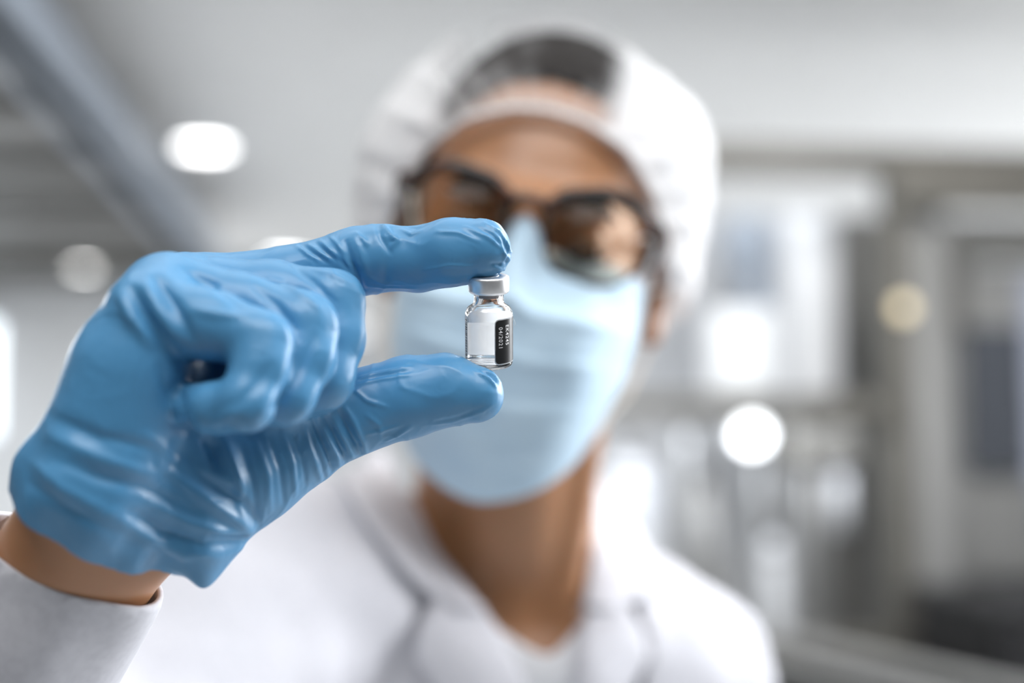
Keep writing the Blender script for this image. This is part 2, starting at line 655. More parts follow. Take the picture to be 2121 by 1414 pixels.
part('bracket', [(1.02, 1.04, V0 + 0.08, V0 + 0.14, 1.535, 1.60)], M_dsteel, sp)


def lathe_thing(name, u, v, prof, m, label, cat, group=None):
    b_ = bmesh.new()
    add_lathe(b_, prof, 32, RM @ Matrix.Translation((u, v, 0)))
    return tag(mesh_bm(name, b_, m, None, True), label, cat, group)


def tank(u, v, z0, z1, r, m, label):
    t = thing('steel_tank', RM @ Vector((u, v, z0)), label, 'tank')
    Mx = RM @ Matrix.Translation((u, v, 0))
    b_ = bmesh.new()
    add_lathe(b_, [(0, z0), (r * 0.8, z0), (r, z0 + 0.02), (r, z1 - 0.05), (r * 0.7, z1 - 0.015), (0.02, z1), (0, z1)], 36, Mx)
    mesh_bm('vessel', b_, m, t, True)
    b_ = bmesh.new()
    add_lathe(b_, [(r * 1.0, z1 - 0.055), (r * 1.06, z1 - 0.055), (r * 1.06, z1 - 0.04), (r, z1 - 0.04)], 36, Mx, True)
    mesh_bm('clamp_ring', b_, M_steel, t, True)
    b_ = bmesh.new()
    add_lathe(b_, [(0, z1 - 0.01), (0.018, z1 - 0.01), (0.018, z1 + 0.05), (0.03, z1 + 0.05), (0.03, z1 + 0.06), (0, z1 + 0.06)], 20, Mx)
    mesh_bm('valve', b_, M_dsteel, t, True)
    return t


mt = mf
part('bench_top', [(0.30, 1.40, V0 + 0.02, V0 + 0.95, 0.86, 0.90)], M_steel, mt)
part('cabinet', [(0.34, 1.38, V0 + 0.06, V0 + 0.95, 0.05, 0.86)], M_dsteel, mt)
for f_ in [(0.4, 0.46, V0 + 0.1, V0 + 0.16, 0, 0.05), (1.25, 1.31, V0 + 0.1, V0 + 0.16, 0, 0.05), (0.4, 0.46, V0 + 0.8, V0 + 0.86, 0, 0.05), (1.25, 1.31, V0 + 0.8, V0 + 0.86, 0, 0.05)]:
    part('foot', [f_], M_black, mt)
tank(0.74, V0 + 0.35, 0.90, 1.44, 0.085, M_whitep, 'white tank standing right beside the shoulder of the lab coat')
tank(0.98, V0 + 0.45, 0.90, 1.36, 0.075, M_steel, 'steel tank below the round glowing spot lamp')
tank(1.13, V0 + 0.25, 0.90, 1.22, 0.04, M_whitep, 'slim white tank between the steel tank and the dark column')
tank(1.28, V0 + 0.40, 0.90, 1.46, 0.05, M_steel, 'slim tall steel tank close to the dark column')
tank(0.52, V0 + 0.50, 0.90, 1.50, 0.09, M_steel, 'steel tank half hidden behind the head in the hair net')
bm = bmesh.new()
for (u, z0, z1, r) in ((1.06, 0.9, 1.54, 0.008), (1.19, 0.9, 1.54, 0.010), (1.235, 0.9, 1.54, 0.006), (0.86, 0.9, 1.54, 0.008)):
    b_ = bmesh.new()
    cyl(b_, (u, V0 + 0.14, z0), (u, V0 + 0.14, z1), r)
    mesh_bm('vertical_pipe', b_, M_steel, mf, True)
    ({1.06: 'thin steel pipe rising beside the slim white tank', 1.19: 'thickest of the thin upright steel pipes, left of the dark column', 1.235: 'thinnest upright steel pipe, nearest the dark column', 0.86: 'thin steel pipe between the white tank and the steel tank'}[u], 'pipe', None)
mo = part('drive_motor', [(1.13, 1.33, V0 + 0.10, V0 + 0.30, 1.42, 1.52)], M_dsteel, mf, 0.015)
part('motor_mount', [(1.18, 1.28, V0 + 0.06, V0 + 0.12, 1.50, 1.56)], M_dsteel, mo)
b_ = bmesh.new(); cyl(b_, (1.29, V0 + 0.16, 1.24), (1.29, V0 + 0.16, 1.42), 0.025); mesh_bm('spindle', b_, M_whitep, mo, True)
bx = part('valve_block', [(1.06, 1.17, V0 + 0.4, V0 + 0.5, 1.98, 2.14)], M_bluesteel, mf, 0.01)
part('valve', [(1.10, 1.16, V0 + 0.4, V0 + 0.5, 1.86, 1.98)], M_bluesteel, bx, 0.01)
b_ = bmesh.new(); cyl(b_, (1.13, V0 + 0.45, 1.86), (1.13, V0 + 0.45, 1.64), 0.012); mesh_bm('hose', b_, M_bluesteel, bx, True)

# control cabinet at the far right
cc = thing('control_cabinet', RM @ Vector((1.9, V0 + 0.3, 0)), 'pale steel control cabinet with a dark screen at the right edge', 'cabinet')
part('cabinet_body', [(1.60, 2.4, V0 + 0.2, V0 + 0.7, 0.0, 1.98)], M_steel, cc, 0.01)
part('screen', [(1.66, 1.83, V0 + 0.16, V0 + 0.2, 1.40, 1.80)], mat('grey_screen', (0.10, 0.11, 0.13), 0.25), cc, 0.004)
part('door', [(1.84, 2.36, V0 + 0.17, V0 + 0.2, 1.2, 1.95)], mat('lilac_grey_door', (0.50, 0.54, 0.66), 0.35), cc, 0.004)
part('handle', [(1.635, 1.65, V0 + 0.14, V0 + 0.2, 1.78, 1.98)], M_dsteel, cc, 0.004)
part('lower_panel', [(1.64, 2.36, V0 + 0.17, V0 + 0.2, 1.12, 1.36)], M_steel, cc, 0.004)
bb = thing('waste_bin', RM @ Vector((1.75, 3.0, 0)), 'black box at the lower right corner in front of the cabinet', 'bin')
part('bin_body', [(1.40, 2.2, V0 - 0.53, V0 - 0.07, 0.0, 1.08)], M_black, bb, 0.02)
part('bin_lid', [(1.38, 2.22, V0 - 0.55, V0 - 0.05, 1.08, 1.12)], M_black, bb, 0.012)

# conveyor running towards the camera along the machine
cv = thing('conveyor', RM @ Vector((1.15, 3.1, 0)), 'conveyor with a bright steel guide rail running in front of the machine', 'conveyor')
def bar(name, a, b, w_, h_, m, parent):
    a = Vector(a); b = Vector(b)
    d = (b - a).normalized(); s = Vector((0, 0, 1)).cross(d).normalized()
    b_ = bmesh.new()
    vv = [b_.verts.new(RM @ (p + s * sx * w_ + Vector((0, 0, sz * h_)))) for p in (a, b) for sx in (-1, 1) for sz in (-1, 1)]
    for f in ((0, 1, 3, 2), (4, 6, 7, 5), (0, 4, 5, 1), (2, 3, 7, 6), (0, 2, 6, 4), (1, 5, 7, 3)):
        b_.faces.new([vv[i] for i in f])
    return mesh_bm(name, b_, m, parent, False, 0.003)
bar('guide_rail', (0.90, 3.58, 1.02), (1.36, 2.55, 0.98), 0.018, 0.012, M_steel, cv)
bar('guide_rail', (0.80, 3.56, 1.00), (1.20, 2.50, 0.96), 0.010, 0.010, M_steel, cv)
bar('belt', (0.98, 3.50, 0.93), (1.42, 2.55, 0.90), 0.16, 0.012, M_black, cv)
bar('conveyor_frame', (0.98, 3.50, 0.87), (1.42, 2.55, 0.84), 0.15, 0.045, M_dsteel, cv)
for (u, v) in ((1.05, 3.36), (1.36, 2.68)):
    part('leg', [(u - 0.03, u + 0.03, v - 0.03, v + 0.03, 0, 0.83)], M_dsteel, cv)


# ------------------------------------------------------------------ the hand: joints as (px, py, distance, radius)
def J(px, py, d, r):
    return (W(px, py, d), r / 1000.0)


FINGERS = {
    'index': [J(420, 610, .482, 13.5), J(600, 580, .481, 11.0), J(742, 541, .479, 10.9), J(800, 534, .478, 10.4), J(864, 537, .477, 10.2), J(930, 523, .4745, 10.9), J(996, 516, .4735, 10.1)],
    'middle': [J(385, 610, .462, 13.5), J(560, 610, .460, 11.0), J(682, 630, .457, 10.7), J(690, 700, .453, 9.6), J(668, 785, .447, 9.5), J(560, 822, .450, 8.4)],
    'ring': [J(350, 615, .443, 13.8), J(500, 640, .441, 10.8), J(628, 676, .437, 10.1), J(630, 740, .433, 9.2), J(590, 816, .427, 9.0), J(470, 838, .436, 7.6)],
    'pinky': [J(312, 650, .428, 13.2), J(430, 672, .424, 10.2), J(540, 706, .4195, 8.8), J(537, 760, .416, 8.0), J(510, 834, .4115, 7.9), J(445, 846, .4165, 7.2), J(396, 836, .425, 6.4)],
    'thumb': [J(400, 1010, .456, 21.5), J(520, 950, .463, 19.5), J(610, 903, .468, 16.6), J(690, 872, .471, 13.6), J(765, 845, .473, 12.9), J(845, 822, .474, 13.2), J(920, 808, .4735, 11.7), J(985, 817, .473, 9.5)],
}
PALM = [  # palm bones from the wrist to the knuckles
    ([J(330, 1010, .470, 16), J(420, 610, .482, 13.5)]),
    ([J(285, 1000, .457, 17), J(385, 610, .462, 13.5)]),
    ([J(240, 990, .443, 17), J(350, 615, .443, 13.8)]),
    ([J(205, 985, .430, 17), J(318, 650, .429, 13.4)]),
    ([J(262, 770, .430, 16.5), J(205, 965, .432, 19)]),          # heel of the palm on the little finger side
    ([J(450, 740, .468, 15), J(420, 950, .460, 20)]),           # palm fill
    ([J(430, 762, .4515, 12), J(405, 880, .449, 15)]),
    ([J(380, 1010, .456, 21), J(260, 1050, .450, 22)]),
]
WRIST = W(214, 1090, .452)
ELBOW = C0 + Vector((-0.290, 0.570, -0.220))
SHOULDER_R = C0 + Vector((-0.150, 0.835, -0.135))
ARM_AX = (ELBOW - WRIST).normalized()


def build_hand(F, shrink=0.0, cuff=True):
    s = shrink
    palm = F.like()
    for ch in PALM:
        palm.chain([(p, r - s) for p, r in ch], 0.010)
    side = RT * math.cos(R(38)) - UP * -math.sin(R(38))
    side = (side - ARM_AX * side.dot(ARM_AX)).normalized()
    if cuff:
        for sg in (-1, 1):
            palm.cap(WRIST + side * 0.0095 * sg - ARM_AX * 0.010, WRIST + side * 0.0105 * sg + ARM_AX * 0.050, 0.0208 - s, 0.0220 - s, 0.012)
    for nme, ch in FINGERS.items():
        g = F.like()
        g.chain([(p, r - s) for p, r in ch], 0.0035)
        palm.merge(g, 0.010 if nme == 'thumb' else (0.0045 if nme == 'index' else 0.0018))
    return palm



M_glove = mat('blue_nitrile', (0.075, 0.262, 0.48), 0.36, 0.0, 0.5, Subsurface_Weight=0.05, Subsurface_Scale=0.002)
MATS['blue_nitrile'].node_tree.nodes['Principled BSDF'].inputs['Subsurface Radius'].default_value = (0.5, 0.9, 1.0)
add_noise(M_glove, 170, None, None, 5, (1, 1, 1), 0.5, 0.0004)
for n_ in M_glove.node_tree.nodes:
    if n_.type == 'TEX_NOISE':
        n_.noise_type = 'RIDGED_MULTIFRACTAL'
        n_.inputs['Distortion'].default_value = 0.8
        n_.inputs['Roughness'].default_value = 0.35

# creases of the glove: (width mm, height mm, points)
CREASES = [
    # index finger
    (1.3, -1.3, [(716, 500), (728, 543), (741, 569), (752, 600)]),
    (1.5, 0.8, [(732, 484), (742, 508), (750, 530), (758, 560)]),
    (1.0, 0.7, [(738, 482), (756, 500), (760, 508)]),
    (1.2, 0.9, [(794, 468), (808, 486), (822, 500), (812, 512)]),
    (1.0, -0.7, [(782, 470), (790, 495), (806, 520)]),
    (1.0, 0.6, [(832, 476), (852, 486), (872, 478)]),
    (1.0, -0.6, [(846, 470), (862, 472), (880, 466)]),
    (0.9, 0.6, [(965, 470), (1010, 492), (1040, 514)]),
    (0.7, 0.5, [(1000, 460), (1034, 480), (1052, 506)]),
    (0.8, -0.5, [(985, 468), (1022, 488), (1046, 520)]),
    (0.8, 0.6, [(1024, 552), (1036, 558), (1046, 556)]),
    (0.8, -0.5, [(1016, 545), (1032, 548), (1050, 540)]),
    (0.7, 0.4, [(1040, 520), (1050, 532), (1056, 546)]),
    (1.8, -0.5, [(806, 500), (802, 540), (796, 590)]),
    (1.0, 0.4, [(760, 592), (800, 594), (860, 597)]),
    (0.7, 0.3, [(762, 572), (790, 586), (840, 590)]),
    (0.8, 0.35, [(880, 560), (930, 550), (980, 552)]),
    (0.7, 0.5, [(612, 508), (640, 528), (662, 540)]),
    (0.7, 0.5, [(632, 500), (660, 522), (690, 540)]),
    (0.7, 0.5, [(656, 492), (680, 514), (706, 536)]),
    (0.8, 0.5, [(680, 486), (700, 506), (712, 524)]),
    (0.7, -0.4, [(645, 496), (670, 518), (696, 540)]),
    (0.7, -0.4, [(622, 504), (650, 526), (676, 542)]),
    # thumb
    (1.2, -1.1, [(648, 868), (664, 905), (682, 945), (690, 985)]),
    (1.0, 0.8, [(658, 866), (676, 905), (697, 944), (704, 972)]),
    (1.0, -0.9, [(672, 862), (694, 902), (712, 936), (718, 962)]),
    (1.0, 0.8, [(684, 858), (704, 895), (722, 930), (733, 952)]),
    (1.1, -1.0, [(700, 850), (722, 890), (742, 922), (748, 944)]),
    (1.1, 0.9, [(712, 842), (734, 882), (752, 915), (757, 936)]),
    (1.0, 0.6, [(628, 880), (640, 925), (655, 965), (664, 995)]),
    (0.8, -0.6, [(638, 876), (652, 918), (668, 958), (674, 990)]),
    (0.8, 0.5, [(732, 806), (760, 830), (800, 842)]),
    (0.7, 0.4, [(735, 785), (790, 770), (850, 760)]),
    (0.7, 0.35, [(735, 797), (790, 785), (850, 776)]),
    (0.7, -0.35, [(735, 791), (790, 778), (850, 768)]),
    (0.9, 0.5, [(720, 850), (735, 872), (744, 896)]),
    (0.9, 0.45, [(760, 860), (785, 880), (790, 905)]),
    (0.9, 0.7, [(985, 770), (1010, 782), (1028, 800)]),
    (0.8, 0.6, [(1002, 766), (1022, 776), (1038, 794)]),
    (0.8, -0.5, [(994, 768), (1016, 780), (1033, 798)]),
    (0.9, 0.2, [(880, 880), (940, 872), (1000, 852), (1034, 828)]),
    (0.9, -0.2, [(900, 872), (950, 862), (1005, 842)]),
    (1.1, 0.6, [(800, 912), (830, 896), (850, 884)]),
    (0.8, 0.4, [(755, 900), (790, 892), (830, 880)]),
    # ball of the thumb: long parallel folds
    (2.0, 0.7, [(470, 930), (495, 1000), (505, 1080)]),
    (1.6, -0.7, [(500, 925), (525, 995), (532, 1075)]),
    (1.6, 0.7, [(530, 915), (555, 985), (560, 1060)]),
    (1.4, -0.6, [(558, 905), (582, 970), (588, 1040)]),
    (1.3, 0.6, [(584, 898), (606, 960), (612, 1025)]),
    (1.2, -0.5, [(606, 892), (628, 950), (634, 1005)]),
    # cuff folds
    (2.4, 1.5, [(235, 1065), (300, 1110), (380, 1145), (500, 1130)]),
    (2.2, -1.3, [(270, 1060), (340, 1100), (420, 1125), (505, 1115)]),
    (2.0, 1.2, [(310, 1040), (390, 1080), (460, 1100), (515, 1105)]),
    (2.4, -1.2, [(110, 950), (200, 985), (300, 1010), (400, 1060)]),
    (2.6, 1.3, [(100, 900), (200, 945), (320, 985)]),
    (2.4, -1.0, [(100, 860), (200, 905), (330, 930)]),
    (2.4, 1.1, [(70, 960), (130, 1010), (220, 1060)]),
    (2.4, -1.0, [(60, 1000), (130, 1050), (230, 1100)]),
    (2.6, 1.2, [(300, 905), (380, 960), (470, 1000)]),
    (2.4, -1.2, [(400, 890), (440, 930), (450, 965)]),
    (3.2, -2.0, [(368, 800), (374, 845), (392, 888)]),
    (3.0, -1.7, [(432, 892), (444, 925), (450, 955)]),
    (2.6, 1.6, [(455, 905), (480, 950), (500, 1010)]),
    (2.4, -1.6, [(350, 930), (420, 985), (500, 1040), (540, 1085)]),
    (2.2, 1.6, [(330, 960), (400, 1015), (480, 1070), (520, 1100)]),
    # back of the hand and knuckle folds
    (2.6, 2.2, [(250, 610), (275, 660), (310, 710)]),
    (2.2, -2.0, [(275, 600), (300, 650), (340, 705)]),
    (2.4, 2.0, [(300, 590), (325, 640), (370, 700)]),
    (2.2, -2.0, [(325, 575), (360, 630), (395, 700)]),
    (2.2, -0.9, [(380, 560), (440, 590), (500, 640)]),
    (2.0, 0.9, [(400, 640), (450, 650), (500, 655)]),
    (1.8, -0.9, [(530, 596), (570, 630), (610, 680)]),
    (1.8, 0.9, [(560, 580), (610, 600), (660, 635)]),
    (1.6, 0.8, [(640, 555), (690, 570), (730, 590)]),
    (1.6, -0.8, [(600, 545), (650, 585), (690, 625)]),
    (2.0, -0.8, [(330, 760), (340, 800), (352, 840)]),
    (1.8, 0.8, [(440, 880), (470, 860), (500, 850)]),
    (3.0, 0.8, [(690, 640), (697, 690), (672, 770), (625, 850), (596, 876)]),
    (3.2, 0.9, [(592, 676), (599, 715), (575, 790), (540, 850), (515, 884)]),
    (2.8, 0.6, [(738, 575), (748, 620), (748, 690), (730, 780)]),
    (2.0, -0.9, [(650, 700), (610, 790), (560, 850)]),
    (2.0, -0.8, [(560, 755), (530, 800), (490, 840)]),
    (0.8, 0.6, [(1048, 500), (1056, 520), (1054, 545)]),
    (0.8, -0.5, [(1040, 495), (1050, 515), (1048, 540)]),
    (0.8, 0.5, [(1020, 480), (1036, 500), (1044, 530), (1040, 548)]),
    (0.9, 0.5, [(905, 480), (950, 482), (990, 500)]),
    (0.9, -0.5, [(700, 530), (716, 552), (736, 574)]),
]


def make_glove(parent):
    Ps = [p for ch in list(FINGERS.values()) + PALM for p, r in ch]
    Ps += [WRIST + ARM_AX * 0.05]
    lo = np.min([list(p) for p in Ps], 0) - 0.034
    hi = np.max([list(p) for p in Ps], 0) + 0.034
    F0 = Field(lo, hi, 0.00066)
    F = build_hand(F0)
    V, Q = F.mesh()
    del F, F0
    V = relax(V, Q, 2)
    ax = np.array(ARM_AX)
    cp = np.array(W(240, 1032, .450))
    CN = Vector((-0.53, 0.30, -0.79)).normalized()
    axn = np.array(CN)
    t = (V - cp) @ axn
    V, Q, _ = keep_faces(V, Q, t < 0.006)
    # flare and flutter of the loose cuff
    t = (V - cp) @ axn
    wr = np.array(WRIST)
    rel = V - wr
    rad = rel - (rel @ ax)[:, None] * ax
    rl = np.linalg.norm(rad, axis=1)
    rad /= np.maximum(rl, 1e-6)[:, None]
    s1 = np.array(RT - ARM_AX * RT.dot(ARM_AX)); s1 /= np.linalg.norm(s1)
    s2 = np.cross(ax, s1)
    ang = np.arctan2(rad @ s2, rad @ s1)
    wgt = sstep(-0.030, 0.0, t)
    V = V + rad * (wgt * (0.0016 + 0.0011 * np.sin(ang * 5 + 0.6 + t * 160) + 0.0007 * np.sin(ang * 11 + 2)))[:, None]
    n = vnormals(V, Q)
    # large soft swells where the thin glove is not filled
    V = V + n * (0.00035 * vnoise(V, 60, 3.1, 2))[:, None]
    n = vnormals(V, Q)
    tree = BVHTree.FromPolygons([tuple(v) for v in V.tolist()], Q.tolist())
    disp = np.zeros(len(V))
    for (w_, a_, pts) in CREASES:
        hits = []
        for (x0, y0), (x1, y1) in zip(pts[:-1], pts[1:]):
            m = 5
            for i in range(m + 1):
                u = i / m
                x = x0 + (x1 - x0) * u
                y = y0 + (y1 - y0) * u
                dr = (W(x, y, 1.0) - C0).normalized()
                h_ = tree.ray_cast(C0, dr)
                if h_[0] is not None:
                    hits.append(np.array(h_[0]))
        if len(hits) < 3:
            continue
        H = np.array(hits)
        w = w_ / 1000.0
        sel = np.where(((V > H.min(0) - 3 * w) & (V < H.max(0) + 3 * w)).all(1))[0]
        P = V[sel]
        best = np.full(len(P), 1.0)
        bu = np.zeros(len(P))
        m = len(H) - 1
        for i in range(m):
            a, b = H[i], H[i + 1]
            ab = b - a
            L = float(ab @ ab)
            if L < 1e-10 or L > 0.0003:
                continue
            tt = np.clip(((P - a) @ ab) / L, 0, 1)
            d = np.linalg.norm(P - a - tt[:, None] * ab, axis=1)
            k = d < best
            best[k] = d[k]
            bu[k] = (i + tt[k]) / m
        taper = np.sqrt(np.clip(np.sin(np.pi * np.clip(bu * 0.92 + 0.04, 0, 1)), 0, 1))
        disp[sel] += a_ / 1000.0 * (1.25 if w_ < 1.5 else 0.95) * np.exp(-(best / (w * 0.8)) ** 2) * taper
    V = V + n * disp[:, None]
    # fine random puckers
    q = np.stack([vnoise(V, 45, 9.0, 1), vnoise(V, 45, 23.0, 1), vnoise(V, 45, 31.0, 1)], 1)
    rid = 1 - np.abs(vnoise(V + q * 0.006, 95, 5.0, 1)) * 2.2
    amp = 0.35 + 0.65 * sstep(-0.2, 0.5, vnoise(V, 40, 51.0, 1))
    curled = sstep(0.0, 0.012, np.min([np.linalg.norm(V - np.array(W(x_, y_, d_)), axis=1) for x_, y_, d_ in ((600, 760, .43), (660, 700, .45), (520, 760, .415), (560, 680, .43), (460, 680, .42), (500, 600, .44))], axis=0) - 0.012)
    V = V + n * (0.0004 * np.clip(rid, 0, 1) ** 3 * amp * curled)[:, None]
    # the loose corner of the cuff that hangs down
    P0 = np.array(W(440, 1140, .446)); P1 = np.array(W(424, 1225, .446))
    dist = np.linalg.norm(V - P0, axis=1)
    t = (V - cp) @ axn
    wg = np.exp(-(dist / 0.0075) ** 2) * sstep(-0.014, 0.004, t)
    V = V + wg[:, None] * (P1 - P0)
    # cut the edge clean
    edge = 0.0 + 0.0012 * np.sin(ang * 4 + 1) + 0.0008 * np.sin(ang * 9)
    o = mesh_np('glove', V, Q, M_glove)
    me = o.data
    bm_ = bmesh.new(); bm_.from_mesh(me)
    off = Vector(o.location)
    bmesh.ops.bisect_plane(bm_, geom=bm_.verts[:] + bm_.edges[:] + bm_.faces[:], dist=1e-6, plane_co=Vector(cp) + CN * 0.004 - off, plane_no=CN, clear_outer=False)
    bm_.to_mesh(me); bm_.free()
    me.polygons.foreach_set('use_smooth', [True] * len(me.polygons))
    md = o.modifiers.new('thickness', 'SOLIDIFY')
    md.thickness = 0.00035
    md.offset = -1
    parent_to(o, parent)
    o['label'] = 'blue disposable glove'
    return o


# ------------------------------------------------------------------ the person
HC = W(1098, 515, 0.853)                # head centre, between the ears at eye height
roll, hp, hyaw = R(11.0), R(2), R(-2)
HR3 = Matrix.Rotation(roll, 3, 'Y') @ Matrix.Rotation(hp, 3, 'X') @ Matrix.Rotation(hyaw, 3, 'Z')
HM = Matrix.Translation(HC) @ HR3.to_4x4()
HN = np.array(HR3)


def HL(x, y, z):
    """head space in millimetres: x to the photograph's right, y to the back, z up"""
    return HM @ Vector((x * 0.001, y * 0.001, z * 0.001))


TY = R(23)
TC = W(1042, 1165, 0.93)               # base of the neck
TR3 = Matrix.Rotation(TY, 3, 'Z') @ Matrix.Rotation(R(2), 3, 'Y')
TM = Matrix.Translation(TC) @ TR3.to_4x4()
TN = np.array(TR3)


def TL(x, y, z):
    return TM @ Vector((x * 0.001, y * 0.001, z * 0.001))


SHOULDER_L = TL(130, 12, -86)
SHOULDER_R2 = TL(-152, -20, -28)
ELBOW_L = TL(205, 30, -335)

person = thing('person', (TC.x, TC.y, 0), 'person in white lab coat, hair net and face mask holding up a vial', 'person')


def headfield(F):
    e = lambda x, y, z, a, b, c, k=0.012, op='add': F.ell(HL(x, y, z), (a / 1000, b / 1000, c / 1000), HN, k, op)
    c = lambda p, q, ra, rb, k=0.010, op='add': F.cap(HL(*p), HL(*q), ra / 1000, rb / 1000, k, op)
    e(0, 14, 36, 75, 94, 86)
    e(0, -36, -20, 63, 56, 82, 0.02)
    c((-44, 0, -72), (-12, -66, -108), 15, 15, 0.025)
    c((44, 0, -72), (12, -66, -108), 15, 15, 0.025)
    c((-12, -68, -106), (12, -68, -106), 15, 15, 0.015)
    c((0, -20, -80), (0, -60, -90), 35, 22, 0.02)
    c((-34, -80, 17), (-8, -88, 13), 8, 8, 0.014)
    c((34, -80, 17), (8, -88, 13), 8, 8, 0.014)
    for s in (-1, 1):
        e(s * 40, -62, -34, 22, 20, 20, 0.018)
        e(s * 32, -92, -2, 17, 12, 12, 0.010, 'sub')
        e(s * 32, -78, -3, 14.5, 13, 13, 0.003)       # closed upper lids over the eyeballs
    c((0, -90, 2), (0, -110, -36), 6, 8.5, 0.010)
    e(0, -112, -40, 9, 9, 8, 0.006)
    for s in (-1, 1):
        e(s * 11, -103, -42, 7, 8, 6, 0.005)
        e(s * 6, -108, -48, 3, 4, 3, 0.003, 'sub')
    c((-20, -92, -68), (20, -92, -68), 6.5, 6.5, 0.006)
    c((-16, -91, -77), (16, -91, -77), 7, 7, 0.005)
    c((-20, -100, -72.5), (20, -100, -72.5), 1.6, 1.6, 0.003, 'sub')
    for s in (-1, 1):                                  # ears
        e(s * 80, 12, -14, 6, 17, 31, 0.006)
        e(s * 85, 10, -12, 5, 9, 17, 0.004, 'sub')
        c((s * 84, 22, 8), (s * 85, 26, -14), 4, 4, 0.003)
        c((s * 84, 22, 8), (s * 84, 4, 12), 4, 3.4, 0.003)
        c((s * 85, 26, -14), (s * 82, 10, -38), 4, 6, 0.003)
    # neck
    F.cap(HL(0, 30, -60), TC + Vector((0, 0.01, -0.01)), 0.058, 0.058, 0.02)
    F.cap(HL(0, -5, -95), TL(0, -28, -28), 0.030, 0.026, 0.03)
    F.cap(HL(52, 20, -62), TL(14, -54, -44), 0.011, 0.008, 0.014)
    F.cap(HL(-52, 20, -62), TL(-14, -54, -44), 0.011, 0.008, 0.014)


def torsofield(F, g=0.0, arms=True):
    """g: how far the cloth stands off the body"""
    def c(p, q, ra, rb, k=0.03):
        F.cap(p, q, ra + g, rb + g, k, mg=0.03)
    c(TL(0, 5, -22), TL(92, 12, -62), 0.040, 0.038, 0.04)
    c(TL(0, 5, -22), TL(-105, 4, -14), 0.040, 0.038, 0.04)
    c(TL(92, 12, -66), SHOULDER_L, 0.044, 0.050, 0.03)
    c(TL(-105, 4, -18), SHOULDER_R2, 0.044, 0.050, 0.03)
    F.ell(TL(0, 15, -165), (0.150 + g, 0.098 + g, 0.165 + g), TN, 0.05, mg=0.03)
    F.ell(TL(0, 15, -330), (0.132 + g, 0.092 + g, 0.170 + g), TN, 0.05, mg=0.03)
    F.ell(TL(0, 20, -480), (0.160 + g, 0.105 + g, 0.130 + g), TN, 0.05, mg=0.03)
    F.ell(TL(58, -62, -175), (0.055 + g, 0.040 + g, 0.055 + g), TN, 0.04, mg=0.03)
    F.ell(TL(-58, -62, -175), (0.055 + g, 0.040 + g, 0.055 + g), TN, 0.04, mg=0.03)
    c(TL(-100, -40, -45), TL(-12, -66, -62), 0.007, 0.007, 0.03)
    c(TL(100, -40, -45), TL(12, -66, -62), 0.007, 0.007, 0.03)
    if arms:
        c(SHOULDER_L, ELBOW_L, 0.048, 0.036)
        c(ELBOW_L, TL(150, -60, -560), 0.036, 0.026)
        c(SHOULDER_R2, ELBOW, 0.050, 0.039)


M_skin = mat('skin', (0.36, 0.19, 0.11), 0.36, 0.0, 0.5, Subsurface_Weight=0.15, Subsurface_Scale=0.006)
add_noise(M_skin, 25, (0.39, 0.185, 0.088), (0.45, 0.22, 0.108), 3)


def make_body():
    lo = np.array(C0) + (-0.36, 0.38, -0.62)
    hi = np.array(C0) + (0.24, 1.10, 0.26)
    F = Field(lo, hi, 0.0029)
    headfield(F)
    torsofield(F)
    # hand inside the glove, and the forearm
    hand = build_hand(F, 0.0028, False)
    side = (RT * math.cos(R(38)) + UP * math.sin(R(38)))
    side = (side - ARM_AX * side.dot(ARM_AX)).normalized()
    for sg in (-1, 1):
        hand.cap(WRIST + side * 0.0085 * sg - ARM_AX * 0.01, WRIST + side * 0.0085 * sg + ARM_AX * 0.05, 0.0195, 0.0205, 0.012, mg=0.02)
        hand.cap(WRIST + side * 0.0085 * sg + ARM_AX * 0.05, ELBOW, 0.0205, 0.034, 0.012, mg=0.02)
    F.merge(hand, 0.010)
    V, Q = F.mesh()
    V = relax(V, Q, 3)
    return mesh_np('body', V, Q, M_skin, person)


body = make_body()
glove = make_glove(person)


# ---- clothes over the torso
def shell(name, F, m, keep, thick, seed, amp, sc_=22, off=1, stretch=(1, 1, 1)):
    V, Q = F.mesh()
    V = relax(V, Q, 3)
    n = vnormals(V, Q)
    V = V + n * (amp * vnoise(V * np.array(stretch), sc_, seed, 2))[:, None]
    V, Q, _ = keep_faces(V, Q, keep(V))
    V = smooth_edge(V, Q)
    o = mesh_np(name, V, Q, m, person)
    md = o.modifiers.new('thickness', 'SOLIDIFY')
    md.thickness = thick
    md.offset = off
    return o


def tlocal(V):
    Mi = np.array(TM.inverted())
    return (V @ Mi[:3, :3].T + Mi[:3, 3]) * 1000


M_coat = add_noise(mat('white_cotton', (0.74, 0.74, 0.80), 0.8), 300, (0.58, 0.58, 0.625), (0.63, 0.63, 0.675), bump=0.1, dist=0.0005)
M_shirt = add_noise(mat('white_jersey', (0.82, 0.83, 0.86), 0.85), 200, (0.80, 0.81, 0.84), (0.85, 0.86, 0.89))
lo = np.array(C0) + (-0.40, 0.38, -0.72)
hi = np.array(C0) + (0.30, 1.16, 0.04)
FS = Field(lo, hi, 0.0045)
torsofield(FS, 0.005, False)
FS.cap(HL(0, -5, -95), TL(0, -28, -28), 0.034, 0.032, 0.03)
FS.cap(HL(0, 30, -60), TC + Vector((0, 0.01, -0.01)), 0.062, 0.063, 0.02)
FCo = Field(lo, hi, 0.0040)
torsofield(FCo, 0.014)
FCo.ell(TL(0, 20, -560), (0.205, 0.150, 0.22), TN, 0.08, mg=0.03)
CUFF = WRIST + ARM_AX * 0.020
sl = FCo.like()
SLC = CUFF + Vector((-0.007, 0.002, 0.0))
sl.cap(SLC - ARM_AX * 0.03, ELBOW, 0.031, 0.054, 0.02, mg=0.03)
